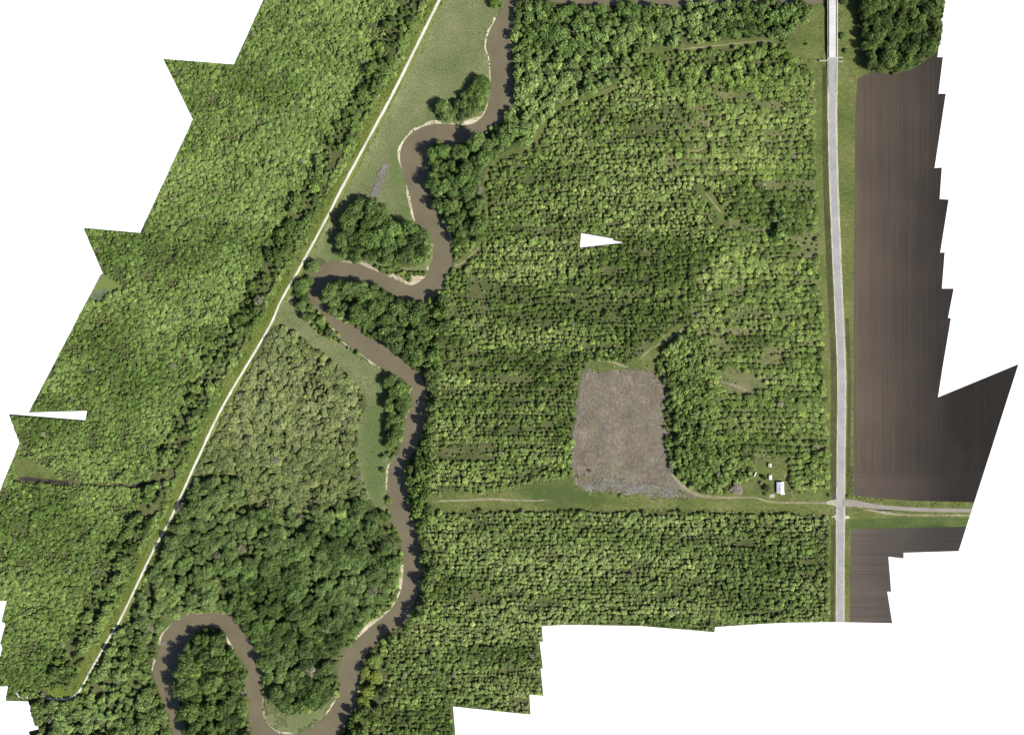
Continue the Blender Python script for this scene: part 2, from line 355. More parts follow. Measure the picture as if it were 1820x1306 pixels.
def owner(x, y):
    own = np.full(np.shape(x), -1)
    for i, (n, p, c, s) in enumerate(L):
        own[pip(p, x, y)] = i
    own[pip(RIVER, x, y)] = -2
    return own

def height(px, py):
    px = np.asarray(px, float); py = np.asarray(py, float)
    z = (vnoise(px / 130, py / 130, 3) - 0.5) * 0.5
    dt = dist_poly(track, px, py)
    z = z + 2.6 * np.clip(1 - (dt - 3) / 16, 0, 1)
    dr = np.minimum(dist_poly(bw, px, py), dist_poly(be, px, py))
    dr = np.where(pip(RIVER, px, py), 0, dr)
    z = z - 1.5 * np.clip(1 - dr / 7, 0, 1) ** 1.5
    # road embankment climbs to the bridge in the north
    dx = np.abs(px - np.interp(py, [p[1] for p in ROAD], [p[0] for p in ROAD]))
    emb = np.interp(py, [104, 200], [3.2, 0.0]) * np.clip(1 - (dx - 8) / 8, 0, 1) * (py > 104)
    return z + emb + 0.25 * np.clip(1 - (dx - 8) / 8, 0, 1) * (py > 104)

# ------------------------------------------------------------------ materials
MATS = {}
def new_mat(name):
    m = bpy.data.materials.new(name)
    m.use_nodes = True
    MATS[name] = m
    nt = m.node_tree
    return m, nt, nt.nodes['Principled BSDF']

def ramp_node(nt, stops):
    r = nt.nodes.new('ShaderNodeValToRGB')
    e = r.color_ramp.elements
    while len(e) > 1: e.remove(e[-1])
    for i, (p, c) in enumerate(stops):
        el = e[0] if i == 0 else e.new(p)
        el.position = p
        el.color = (*c, 1)
    return r

def noise_node(nt, scale, detail=5, rough_=0.6, mapping=None, vec=None):
    n = nt.nodes.new('ShaderNodeTexNoise')
    n.inputs['Scale'].default_value = scale
    n.inputs['Detail'].default_value = detail
    n.inputs['Roughness'].default_value = rough_
    g = vec
    if g is None:
        tcn = nt.nodes.new('ShaderNodeTexCoord')
        g = tcn.outputs['Object']
    if mapping:
        mp = nt.nodes.new('ShaderNodeMapping')
        mp.inputs['Scale'].default_value = mapping
        nt.links.new(g, mp.inputs['Vector'])
        g = mp.outputs[0]
    nt.links.new(g, n.inputs['Vector'])
    return n

def mixc(nt, fac, a, b, mode='MIX'):
    m = nt.nodes.new('ShaderNodeMix')
    m.data_type = 'RGBA'
    m.blend_type = mode
    for sock, v in ((m.inputs[0], fac), (m.inputs[6], a), (m.inputs[7], b)):
        if isinstance(v, (int, float)): sock.default_value = v
        elif isinstance(v, tuple): sock.default_value = (*v, 1)
        else: nt.links.new(v, sock)
    return m.outputs[2]

GA = 0.59
def ground_mat(name, c_dark, c_mid, c_light, big=0.02, fine=0.5, mapping=None, extra=None, rough_v=0.95, bump=0.3, finemix=0.6):
    m, nt, b = new_mat(name)
    c_dark, c_mid, c_light = [tuple(v * GA for v in c) for c in (c_dark, c_mid, c_light)]
    n1 = noise_node(nt, big, 4, 0.6)
    n2 = noise_node(nt, fine, 6, 0.75, mapping)
    r1 = ramp_node(nt, [(0.30, c_dark), (0.5, c_mid), (0.70, c_light)])
    nt.links.new(n1.outputs[0], r1.inputs[0])
    r2 = ramp_node(nt, [(0.34, (0.45, 0.46, 0.45)), (0.5, (1, 1, 1)), (0.66, (1.65, 1.6, 1.5))])
    nt.links.new(n2.outputs[0], r2.inputs[0])
    col = mixc(nt, finemix, r1.outputs[0], r2.outputs[0], 'MULTIPLY')
    if extra: col = extra(nt, col)
    nt.links.new(col, b.inputs['Base Color'])
    b.inputs['Roughness'].default_value = rough_v
    b.inputs['Specular IOR Level'].default_value = 0.1
    bp = nt.nodes.new('ShaderNodeBump')
    bp.inputs['Strength'].default_value = bump
    bp.inputs['Distance'].default_value = 0.6
    nt.links.new(n2.outputs[0], bp.inputs['Height'])
    nt.links.new(bp.outputs[0], b.inputs['Normal'])
    return m

def patches(scale, lo, hi, colour, amount=1.0, mapping=None):
    def f(nt, col):
        n = noise_node(nt, scale, 4, 0.65, mapping)
        r = nt.nodes.new('ShaderNodeMapRange')
        r.inputs[1].default_value = lo; r.inputs[2].default_value = hi
        r.inputs[4].default_value = amount
        nt.links.new(n.outputs[0], r.inputs[0])
        return mixc(nt, r.outputs[0], col, tuple(v * GA for v in colour))
    return f

def damp_mix(colour):
    def f(nt, col):
        a = nt.nodes.new('ShaderNodeAttribute'); a.attribute_name = 'damp'
        n = noise_node(nt, 0.05, 4, 0.65)
        ad = nt.nodes.new('ShaderNodeMath'); ad.operation = 'MULTIPLY_ADD'; ad.inputs[1].default_value = 1.6
        nt.links.new(n.outputs[0], ad.inputs[0]); nt.links.new(a.outputs['Fac'], ad.inputs[2])
        mr = nt.nodes.new('ShaderNodeMapRange'); mr.inputs[1].default_value = 1.0; mr.inputs[2].default_value = 1.75; mr.inputs[4].default_value = 0.92
        nt.links.new(ad.outputs[0], mr.inputs[0])
        mult = nt.nodes.new('ShaderNodeMath'); mult.operation = 'MULTIPLY'
        nt.links.new(mr.outputs[0], mult.inputs[0])
        st = nt.nodes.new('ShaderNodeMapRange'); st.inputs[1].default_value = 0.02; st.inputs[2].default_value = 0.3
        nt.links.new(a.outputs['Fac'], st.inputs[0]); nt.links.new(st.outputs[0], mult.inputs[1])
        return mixc(nt, mult.outputs[0], col, tuple(v * GA for v in colour))
    return f

def wheel_paths(stops, amount):
    def f(nt, col):
        a = nt.nodes.new('ShaderNodeAttribute'); a.attribute_name = 'across'
        r = ramp_node(nt, stops); nt.links.new(a.outputs['Fac'], r.inputs[0])
        return mixc(nt, amount, col, r.outputs[0], 'MULTIPLY')
    return f

def chain(*fs):
    def f(nt, col):
        for g in fs: col = g(nt, col)
        return col
    return f

ground_mat('forest_floor', (0.050, 0.062, 0.024), (0.075, 0.090, 0.034), (0.115, 0.118, 0.052), 0.03, 0.35,
           extra=patches(0.05, 0.58, 0.72, (0.12, 0.115, 0.060), 0.6))
ground_mat('plantation_floor', (0.085, 0.108, 0.040), (0.118, 0.136, 0.054), (0.175, 0.168, 0.086), 0.035, 0.5, (0.35, 1, 1),
           extra=patches(0.045, 0.55, 0.66, (0.190, 0.150, 0.100), 0.8, (0.4, 1, 1)))
ground_mat('meadow', (0.1050, 0.1328, 0.0541), (0.1378, 0.1574, 0.0705), (0.1804, 0.1886, 0.0968), 0.018, 0.45, finemix=0.75,
           extra=chain(damp_mix((0.0883, 0.1290, 0.0427)), patches(0.012, 0.52, 0.68, (0.0943, 0.1312, 0.0508), 0.5), patches(0.16, 0.60, 0.75, (0.2132, 0.1968, 0.1230), 0.5)))
ground_mat('lush_meadow', (0.0552, 0.0867, 0.0246), (0.0715, 0.1058, 0.0303), (0.0999, 0.1257, 0.0448), 0.03, 0.5,
           extra=patches(0.2, 0.62, 0.76, (0.1700, 0.1785, 0.1190), 0.5))
ground_mat('levee_grass', (0.090, 0.130, 0.024), (0.130, 0.168, 0.034), (0.175, 0.195, 0.060), 0.03, 0.4,
           extra=patches(0.07, 0.60, 0.74, (0.055, 0.085, 0.020), 0.7))
ground_mat('verge_grass', (0.0749, 0.1009, 0.0289), (0.1057, 0.1298, 0.0384), (0.1443, 0.1538, 0.0577), 0.02, 0.35, (0.5, 0.9, 1),
           extra=chain(damp_mix((0.0620, 0.0920, 0.0261)), patches(0.03, 0.56, 0.70, (0.1221, 0.1110, 0.0555), 0.6), patches(0.05, 0.60, 0.75, (0.0407, 0.0577, 0.0178), 0.7)))
ground_mat('road_ditch', (0.0493, 0.0578, 0.0221), (0.0680, 0.0723, 0.0289), (0.0892, 0.0918, 0.0382), 0.03, 0.4, (1.2, 0.35, 1))
ground_mat('bare_field', (0.1173, 0.0994, 0.0802), (0.1515, 0.1298, 0.1039), (0.1940, 0.1694, 0.1331), 0.04, 0.24, (1.3, 0.8, 1), finemix=0.72,
           extra=chain(patches(0.05, 0.50, 0.66, (0.1395, 0.1442, 0.0818), 0.65), patches(0.07, 0.55, 0.70, (0.1004, 0.0837, 0.0818), 0.7, (1.8, 0.5, 1)), patches(0.10, 0.58, 0.70, (0.2418, 0.2093, 0.1628), 0.7, (0.5, 1.6, 1))))
ground_mat('reed_bed', (0.13, 0.122, 0.105), (0.19, 0.178, 0.155), (0.25, 0.235, 0.20), 0.06, 0.5, (0.3, 1.2, 1), finemix=0.8,
           extra=patches(0.06, 0.56, 0.7, (0.08, 0.085, 0.05), 0.6, (0.4, 1.5, 1)))
ground_mat('sand_bar', (0.28, 0.24, 0.17), (0.38, 0.335, 0.25), (0.50, 0.46, 0.37), 0.07, 0.4, finemix=0.4)
ground_mat('drainage_ditch', (0.030, 0.026, 0.024), (0.048, 0.041, 0.036), (0.07, 0.06, 0.052), 0.06, 0.4)
ground_mat('marsh', (0.085, 0.115, 0.062), (0.12, 0.15, 0.095), (0.17, 0.19, 0.125), 0.06, 0.4,
           extra=patches(0.06, 0.50, 0.55, (0.13, 0.18, 0.03), 0.8))
ground_mat('gravel', (0.44, 0.43, 0.37), (0.56, 0.55, 0.49), (0.68, 0.67, 0.61), 0.05, 0.9, finemix=0.35, bump=0.2)
ground_mat('dirt_track', (0.165, 0.160, 0.092), (0.225, 0.212, 0.135), (0.295, 0.275, 0.190), 0.04, 0.5, finemix=0.5)
ground_mat('road_shoulder', (0.30, 0.29, 0.23), (0.40, 0.385, 0.31), (0.47, 0.46, 0.38), 0.06, 0.6, finemix=0.4)
ground_mat('asphalt', (0.270, 0.265, 0.275), (0.310, 0.303, 0.312), (0.345, 0.338, 0.342), 0.05, 0.8, finemix=0.4, bump=0.05, extra=wheel_paths([(0.0, (1.14, 1.12, 1.05)), (0.12, (1.0, 1.0, 1.0)), (0.28, (0.88, 0.88, 0.90)), (0.40, (1.0, 1.0, 1.0)), (0.47, (1.0, 1.0, 1.0)), (0.5, (0.80, 0.80, 0.80)), (0.53, (1.0, 1.0, 1.0)), (0.60, (1.0, 1.0, 1.0)), (0.72, (0.88, 0.88, 0.90)), (0.88, (1.0, 1.0, 1.0)), (1.0, (1.14, 1.12, 1.05))], 0.8))
ground_mat('asphalt_old', (0.215, 0.198, 0.180), (0.25, 0.232, 0.212), (0.285, 0.265, 0.245), 0.03, 0.8, finemix=0.3, bump=0.05)
ground_mat('concrete', (0.46, 0.455, 0.45), (0.52, 0.515, 0.505), (0.58, 0.575, 0.56), 0.05, 0.6, finemix=0.25, bump=0.05)
ground_mat('soil_cut', (0.05, 0.045, 0.03), (0.07, 0.06, 0.04), (0.09, 0.075, 0.05), 0.1, 0.4)

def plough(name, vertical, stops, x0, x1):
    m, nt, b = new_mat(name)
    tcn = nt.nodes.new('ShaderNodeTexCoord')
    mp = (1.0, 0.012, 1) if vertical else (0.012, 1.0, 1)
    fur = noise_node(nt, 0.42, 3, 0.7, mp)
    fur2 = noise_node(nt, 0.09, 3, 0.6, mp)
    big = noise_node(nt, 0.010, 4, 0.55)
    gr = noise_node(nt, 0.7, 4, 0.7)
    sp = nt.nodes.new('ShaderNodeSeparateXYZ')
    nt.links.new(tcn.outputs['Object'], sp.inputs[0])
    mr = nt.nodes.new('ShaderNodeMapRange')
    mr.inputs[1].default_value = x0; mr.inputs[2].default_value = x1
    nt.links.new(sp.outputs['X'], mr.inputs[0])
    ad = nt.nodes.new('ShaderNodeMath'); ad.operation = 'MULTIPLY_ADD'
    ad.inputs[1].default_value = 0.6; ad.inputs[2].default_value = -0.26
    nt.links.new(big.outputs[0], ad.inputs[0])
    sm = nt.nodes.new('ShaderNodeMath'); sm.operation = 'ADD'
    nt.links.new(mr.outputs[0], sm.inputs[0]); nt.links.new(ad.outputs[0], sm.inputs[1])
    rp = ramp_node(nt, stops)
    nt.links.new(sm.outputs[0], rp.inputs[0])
    r1 = ramp_node(nt, [(0.36, (0.87, 0.87, 0.88)), (0.5, (1, 1, 1)), (0.64, (1.14, 1.13, 1.11))])
    nt.links.new(fur.outputs[0], r1.inputs[0])
    r2 = ramp_node(nt, [(0.3, (0.92, 0.92, 0.93)), (0.5, (1, 1, 1)), (0.7, (1.09, 1.08, 1.07))])
    nt.links.new(fur2.outputs[0], r2.inputs[0])
    r3 = ramp_node(nt, [(0.3, (0.8, 0.8, 0.8)), (0.7, (1.2, 1.2, 1.2))])
    nt.links.new(gr.outputs[0], r3.inputs[0])
    col = mixc(nt, 0.8, rp.outputs[0], r1.outputs[0], 'MULTIPLY')
    col = mixc(nt, 0.9, col, r2.outputs[0], 'MULTIPLY')
    col = mixc(nt, 0.6, col, r3.outputs[0], 'MULTIPLY')
    nt.links.new(col, b.inputs['Base Color'])
    b.inputs['Roughness'].default_value = 1.0
    b.inputs['Specular IOR Level'].default_value = 0.05
    bp = nt.nodes.new('ShaderNodeBump'); bp.inputs['Strength'].default_value = 0.5; bp.inputs['Distance'].default_value = 0.5
    nt.links.new(fur.outputs[0], bp.inputs['Height']); nt.links.new(bp.outputs[0], b.inputs['Normal'])
    return m
# soil darkens eastward: vignetting painted into the colour, along with partly moister soil
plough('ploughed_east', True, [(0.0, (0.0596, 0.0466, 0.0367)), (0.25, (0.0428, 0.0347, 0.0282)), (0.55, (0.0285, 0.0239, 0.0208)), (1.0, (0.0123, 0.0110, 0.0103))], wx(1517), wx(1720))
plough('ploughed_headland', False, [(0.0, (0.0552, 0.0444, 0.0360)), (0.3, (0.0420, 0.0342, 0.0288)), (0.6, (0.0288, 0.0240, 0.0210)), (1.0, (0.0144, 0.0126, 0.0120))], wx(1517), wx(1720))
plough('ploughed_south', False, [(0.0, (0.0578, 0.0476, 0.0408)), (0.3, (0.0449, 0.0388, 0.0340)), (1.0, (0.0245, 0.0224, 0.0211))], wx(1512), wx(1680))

m, nt, b = new_mat('river_water')
n1 = noise_node(nt, 0.030, 5, 0.65); n2 = noise_node(nt, 0.35, 4, 0.6)
rp = ramp_node(nt, [(0.3, (0.0726, 0.0620, 0.0383)), (0.7, (0.0924, 0.0792, 0.0502))])
nt.links.new(n1.outputs[0], rp.inputs[0]); nt.links.new(rp.outputs[0], b.inputs['Base Color'])
b.inputs['Roughness'].default_value = 0.22
b.inputs['Specular IOR Level'].default_value = 0.45
bp = nt.nodes.new('ShaderNodeBump'); bp.inputs['Strength'].default_value = 0.08; bp.inputs['Distance'].default_value = 0.3
nt.links.new(n2.outputs[0], bp.inputs['Height']); nt.links.new(bp.outputs[0], b.inputs['Normal'])

def plain(name, col, rough_v=0.7, metal=0.0, var=0.25, scale=1.5):
    m, nt, b = new_mat(name)
    n = noise_node(nt, scale, 4, 0.6)
    col = tuple(c * 0.66 for c in col)
    r = ramp_node(nt, [(0.3, tuple(c * (1 - var) for c in col)), (0.7, tuple(min(1, c * (1 + var)) for c in col))])
    nt.links.new(n.outputs[0], r.inputs[0]); nt.links.new(r.outputs[0], b.inputs['Base Color'])
    b.inputs['Roughness'].default_value = rough_v; b.inputs['Metallic'].default_value = metal
    return m
plain('bark', (0.085, 0.066, 0.048), 0.95)
plain('dead_wood', (0.36, 0.33, 0.31), 0.95, var=0.45, scale=0.8)
plain('dead_reed', (0.32, 0.305, 0.265), 0.95, var=0.4, scale=0.3)
plain('white_metal', (0.50, 0.51, 0.57), 0.45, var=0.10, scale=0.6)
plain('white_paint', (0.78, 0.78, 0.76), 0.6, var=0.05)
plain('house_wall', (0.50, 0.48, 0.44), 0.8, var=0.08)
plain('grey_metal', (0.22, 0.22, 0.25), 0.5, 0.3, var=0.15)
plain('galvanised', (0.42, 0.43, 0.47), 0.45, 0.5, var=0.12)
plain('tan_roof', (0.50, 0.47, 0.33), 0.8, var=0.12)
plain('rust_red', (0.080, 0.022, 0.016), 0.6, var=0.3)
plain('rubber', (0.02, 0.02, 0.02), 0.9)
plain('glass_pane', (0.03, 0.035, 0.045), 0.1, var=0.1)

def leaf_mat(name, attr_type, attr, translucency=0.34):
    m, nt, b = new_mat(name)
    a = nt.nodes.new('ShaderNodeAttribute'); a.attribute_type = attr_type; a.attribute_name = attr
    lv = nt.nodes.new('ShaderNodeAttribute'); lv.attribute_type = 'GEOMETRY'; lv.attribute_name = 'leaf_tone'
    tone = ramp_node(nt, [(0.0, (0.55, 0.58, 0.55)), (0.5, (1, 1, 1)), (1.0, (1.55, 1.42, 1.35))])
    nt.links.new(lv.outputs['Fac'], tone.inputs[0])
    col = mixc(nt, 1.0, a.outputs['Color'], tone.outputs[0], 'MULTIPLY')
    nt.links.new(col, b.inputs['Base Color'])
    b.inputs['Roughness'].default_value = 0.65
    b.inputs['Specular IOR Level'].default_value = 0.18
    tr = nt.nodes.new('ShaderNodeBsdfTranslucent')
    nt.links.new(col, tr.inputs['Color'])
    mx = nt.nodes.new('ShaderNodeMixShader'); mx.inputs[0].default_value = translucency
    nt.links.new(b.outputs[0], mx.inputs[1]); nt.links.new(tr.outputs[0], mx.inputs[2])
    out = nt.nodes['Material Output']
    nt.links.new(mx.outputs[0], out.inputs['Surface'])
    return m
leaf_mat('leaves', 'INSTANCER', 'color')
leaf_mat('leaves_border', 'GEOMETRY', 'tree_colour')

# ------------------------------------------------------------------ object helpers
def tag(o, label=None, cat=None, group=None, kind=None):
    if label: o['label'] = label
    if cat: o['category'] = cat
    if group: o['group'] = group
    if kind: o['kind'] = kind
    return o

def mesh_np(name, verts, faces_idx, loop_tot, mats=()):
    me = bpy.data.meshes.new(name)
    verts = np.asarray(verts, np.float32)
    faces_idx = np.asarray(faces_idx, np.int32).ravel()
    nf = len(faces_idx) // loop_tot
    me.vertices.add(len(verts)); me.vertices.foreach_set('co', verts.ravel())
    me.loops.add(len(faces_idx)); me.loops.foreach_set('vertex_index', faces_idx)
    me.polygons.add(nf)
    me.polygons.foreach_set('loop_start', np.arange(0, nf * loop_tot, loop_tot, dtype=np.int32))
    me.polygons.foreach_set('loop_total', np.full(nf, loop_tot, np.int32))
    for mm in mats: me.materials.append(MATS[mm])
    me.update(calc_edges=True)
    return me

def link(name, me, parent=None, mat=None):
    o = bpy.data.objects.new(name, me)
    C.objects.link(o)
    if mat: me.materials.append(MATS[mat])
    if parent: o.parent = parent
    return o

def empty(name, loc, rz=0.0):
    o = bpy.data.objects.new(name, None)
    o.empty_display_size = 2
    C.objects.link(o)
    o.location = loc; o.rotation_euler = (0, 0, rz)
    return o

class MB:
    def __init__(self): self.bm = bmesh.new()
    def box(self, c, s, rz=0.0, rot=None):
        M = Matrix.Translation(c) @ (rot.to_4x4() if rot else Matrix.Rotation(rz, 4, 'Z')) @ Matrix.Diagonal((*s, 1))
        bmesh.ops.create_cube(self.bm, size=1.0, matrix=M); return self
    def cyl(self, a, b_, r1, r2, seg=8):
        a = Vector(a); b_ = Vector(b_); d = b_ - a
        M = Matrix.Translation((a + b_) / 2) @ d.to_track_quat('Z', 'Y').to_matrix().to_4x4()
        bmesh.ops.create_cone(self.bm, cap_ends=True, segments=seg, radius1=r1, radius2=r2, depth=d.length, matrix=M); return self
    def poly(self, pts):
        self.bm.faces.new([self.bm.verts.new(p) for p in pts]); return self
    def build(self, name, mat, parent=None, bevel=0.0):
        if bevel:
            bmesh.ops.bevel(self.bm, geom=self.bm.edges[:], offset=bevel, segments=1, affect='EDGES')
        bmesh.ops.recalc_face_normals(self.bm, faces=self.bm.faces)
        me = bpy.data.meshes.new(name); self.bm.to_mesh(me); self.bm.free()
        return link(name, me, parent, mat)

# ------------------------------------------------------------------ the ground: one conforming triangulation, split by land cover
verts2, edges2 = [], []
def add_loop(p, closed=True):
    base = len(verts2)
    n = len(p)
    for q in p: verts2.append((float(q[0]), float(q[1])))
    for i in range(n if closed else n - 1): edges2.append((base + i, base + (i + 1) % n))
def dens(p, step):
    out = []
    n = len(p)
    for i in range(n):
        a = np.array(p[i], float); b_ = np.array(p[(i + 1) % n], float)
        k = max(1, int(np.linalg.norm(b_ - a) / step))
        for j in range(k): out.append(a + (b_ - a) * j / k)
    return out
OUTD = dens(OUT, 14); HOLED = dens(HOLE, 14)
add_loop(OUTD); add_loop(HOLED); add_loop(RIVER)
for n_, p_, c_, s_ in L[1:]:
    add_loop(p_)
gx, gy = np.meshgrid(np.arange(-20, 1815, 13.0), np.arange(-88, 1398, 13.0))
gx = gx.ravel() + rng.uniform(-4, 4, gx.size); gy = gy.ravel() + rng.uniform(-4, 4, gy.size)
ok = pip(OUT, gx, gy) & ~pip(HOLE, gx, gy) & (dist_poly(OUT, gx, gy, True) > 3) & ~pip(RIVER, gx, gy)
for x_, y_ in zip(gx[ok], gy[ok]): verts2.append((float(x_), float(y_)))
tv = t_off(4.5)
for q in list(t_off(4.5)) + list(t_off(-4.5)): verts2.append((float(q[0]), float(q[1])))
res = delaunay_2d_cdt([Vector(v) for v in verts2], edges2, [], 0, 0.05, False)
vv = np.array([(v.x, v.y) for v in res[0]])
tri = np.array([f for f in res[2] if len(f) == 3])
cen = vv[tri].mean(axis=1)
keep = pip(OUT, cen[:, 0], cen[:, 1]) & ~pip(HOLE, cen[:, 0], cen[:, 1])
tri = tri[keep]; cen = cen[keep]
own = owner(cen[:, 0], cen[:, 1])
zz = height(vv[:, 0], vv[:, 1])
v3 = np.stack([wx(vv[:, 0]), wy(vv[:, 1]), zz], 1)
ditch_v = pip(DITCH1, vv[:, 0], vv[:, 1]) | pip(DITCH2, vv[:, 0], vv[:, 1])
v3[ditch_v, 2] -= 1.2
# counter-clockwise seen from above
a_, b_, c_ = v3[tri[:, 0]], v3[tri[:, 1]], v3[tri[:, 2]]
flip = ((b_[:, 0] - a_[:, 0]) * (c_[:, 1] - a_[:, 1]) - (b_[:, 1] - a_[:, 1]) * (c_[:, 0] - a_[:, 0])) < 0
tri[flip] = tri[flip][:, ::-1]
covers = sorted(set(x[2] for x in L))
cov_of = np.array([covers.index(x[2]) for x in L])
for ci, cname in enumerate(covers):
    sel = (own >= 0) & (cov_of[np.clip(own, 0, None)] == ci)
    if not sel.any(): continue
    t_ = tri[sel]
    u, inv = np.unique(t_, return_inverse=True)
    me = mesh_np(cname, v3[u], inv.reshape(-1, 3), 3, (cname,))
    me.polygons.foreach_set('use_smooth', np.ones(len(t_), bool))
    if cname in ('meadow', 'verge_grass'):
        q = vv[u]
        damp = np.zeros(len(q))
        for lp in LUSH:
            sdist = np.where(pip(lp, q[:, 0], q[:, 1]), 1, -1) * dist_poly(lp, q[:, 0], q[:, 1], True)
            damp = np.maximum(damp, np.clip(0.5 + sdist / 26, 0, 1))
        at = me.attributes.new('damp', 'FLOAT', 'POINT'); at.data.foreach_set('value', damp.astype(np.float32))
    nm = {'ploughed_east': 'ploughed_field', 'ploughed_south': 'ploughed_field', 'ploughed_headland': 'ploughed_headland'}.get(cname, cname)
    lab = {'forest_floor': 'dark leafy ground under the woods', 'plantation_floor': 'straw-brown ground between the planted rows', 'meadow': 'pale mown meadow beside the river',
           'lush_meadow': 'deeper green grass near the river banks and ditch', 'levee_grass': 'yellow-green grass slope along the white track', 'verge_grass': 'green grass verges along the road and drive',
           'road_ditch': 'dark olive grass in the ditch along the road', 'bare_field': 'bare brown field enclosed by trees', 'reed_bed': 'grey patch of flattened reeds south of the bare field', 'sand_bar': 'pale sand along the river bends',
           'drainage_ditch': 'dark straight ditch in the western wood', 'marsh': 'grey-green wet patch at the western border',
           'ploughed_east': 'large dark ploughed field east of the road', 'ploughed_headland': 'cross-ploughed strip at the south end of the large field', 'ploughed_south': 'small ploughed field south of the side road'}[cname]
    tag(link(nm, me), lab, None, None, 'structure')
# river water
sel = own == -2
t_ = tri[sel]
u, inv = np.unique(t_, return_inverse=True)
wv = v3[u].copy(); wv[:, 2] = -1.15
water = link('river', mesh_np('river', wv, inv.reshape(-1, 3), 3, ('river_water',)))
tag(water, 'muddy brown river winding between wooded banks', None, None, 'structure')
# the bed of mud under the water and the soil
u, inv = np.unique(tri, return_inverse=True)
bv_ = v3[u].copy(); bv_[:, 2] = -2.4
tag(link('riverbed', mesh_np('riverbed', bv_, inv.reshape(-1, 3), 3, ('soil_cut',))), 'mud under the river and the soil', None, None, 'structure')
# cut soil at the border of the surveyed land
for loop, nm in ((OUTD, 'ground_border'), (HOLED, 'ground_border')):
    p = np.array(loop); n = len(p)
    zt = height(p[:, 0], p[:, 1])
    top = np.stack([wx(p[:, 0]), wy(p[:, 1]), zt], 1); bot = top.copy(); bot[:, 2] = -4.0
    idx = np.array([[i, (i + 1) % n, n + (i + 1) % n, n + i] for i in range(n)])
    tag(link(nm, mesh_np(nm, np.vstack([top, bot]), idx, 4, ('soil_cut',))), 'cut soil edge of the surveyed land', None, None, 'structure')

# ------------------------------------------------------------------ tracks and roads as ribbons that follow the ground
def strip(name, line, hw, mat, lift, label, smooth=True, zfun=None, edge_noise=0.0, cols=5):
    l = catmull(line, 5.0) if smooth else np.asarray(line, float)
    n = normals2(l)
    hwv = np.full(len(l), hw) if np.isscalar(hw) else np.interp(np.linspace(0, 1, len(l)), np.linspace(0, 1, len(hw)), hw)
    ws = np.linspace(-1, 1, cols)
    rows = []
    for k, w in enumerate(ws):
        off = hwv * w
        if edge_noise and k in (0, cols - 1):
            off = off + np.sign(w) * (vnoise(l[:, 0] / 5, l[:, 1] / 5, 60 + k) - 0.5) * 2 * edge_noise
        q = l + n * off[:, None]
        z = (zfun(q) if zfun else height(q[:, 0], q[:, 1])) + lift
        rows.append(np.stack([wx(q[:, 0]), wy(q[:, 1]), z], 1))
    v = np.stack(rows, 1).reshape(-1, 3)
    N = len(l)
    f = []
    for i in range(N - 1):
        for k in range(cols - 1):
            f.append((i * cols + k, i * cols + k + 1, (i + 1) * cols + k + 1, (i + 1) * cols + k))
    me = mesh_np(name, v, f, 4, (mat,))
    at = me.attributes.new('across', 'FLOAT', 'POINT'); at.data.foreach_set('value', np.tile((ws + 1) / 2, N).astype(np.float32))
    o = link(name, me)
    # face up
    if me.polygons[0].normal.z < 0: me.flip_normals()
    return tag(o, label, None, None, 'structure')

strip('gravel_track', track, [2.5, 2.4, 2.2, 2.1, 2.0, 1.9, 1.8, 1.8, 1.7], 'gravel', 0.16, 'white gravel track running along the grassy bank', smooth=False, edge_noise=0.5)
strip('gravel_track', [(88, 1240), (74, 1236), (62, 1235), (52, 1238), (42, 1240), (32, 1236), (27, 1227), (28, 1219), (34, 1215)], [1.2, .8, .9, 1.1, 1.3, 1.2, 1.6, 1.8, 1.2], 'gravel', 0.16,
      'faint pale gravel loop at the south end of the white track', edge_noise=0.6)
def road_z(q):
    return np.interp(q[:, 1], [104, 200], [3.35, 0.30]) + (vnoise(q[:, 0] * 0 + 12.3, q[:, 1] / 130, 3) - 0.5) * 0.0
strip('road_shoulder', road, [9.0, 9.2, 9.2, 8.6, 8.4, 8.4, 8.2, 8.0, 8.0, 8.0, 7.8, 7.8], 'road_shoulder', 0.24, 'pale gravel shoulders of the straight road', smooth=False, zfun=road_z, edge_noise=0.5)
strip('road', road, 5.6, 'asphalt', 0.36, 'light grey straight road running north to south', smooth=False, zfun=road_z, cols=17)
strip('side_road', EAST_ROAD, [7.0, 4.6, 3.6, 3.3, 3.2, 3.2, 3.2], 'asphalt_old', 0.30, 'grey side road leading east from the junction', zfun=lambda q: height(q[:, 0], q[:, 1]))
strip('dirt_lane', EAST_LANE, [0.6, 2.0, 2.0, 1.5, 1.5, 1.5], 'dirt_track', 0.12, 'tan dirt lane just south of the side road', edge_noise=0.7)
strip('drive', DRIVE, [4.5, 1.7, 1.5, 1.5, 1.5, 1.4, 1.5, 1.6, 2.2, 3.0, 3.5, 2.0], 'dirt_track', 0.12, 'pale dirt drive leading west past the white-roofed house', edge_noise=0.5)
strip('worn_track', [(768, 891), (820, 889), (870, 887), (925, 889), (980, 889)], [1.0, 1.6, 2.2, 1.5, 0.6], 'dirt_track', 0.10, 'faint worn track along the grass strip west of the bare field', edge_noise=0.9)
strip('footpath', HOUSE_PATH, [1.1, 0.8, 0.9, 0.9, 0.7], 'dirt_track', 0.11, 'thin pale path curving around the house yard', edge_noise=0.3)
strip('footpath', [(1210, 88), (1250, 84), (1290, 80), (1340, 75), (1372, 75.5), (1380, 80)], [0.8, 1.1, 1.0, 1.2, 1.6, 1.8], 'dirt_track', 0.11, 'pale lane along the north edge of the plantation', edge_noise=0.7)
strip('footpath', [(1254, 344), (1266, 358), (1281, 377)], [0.8, 1.2, 1.5], 'dirt_track', 0.11, 'short pale trail in the middle of the plantation', edge_noise=0.5)
strip('footpath', [(1228, 269), (1246, 266), (1258, 258)], [0.8, 1.6, 1.5], 'dirt_track', 0.11, 'short tan strip of bare ground among the trees', edge_noise=0.8)
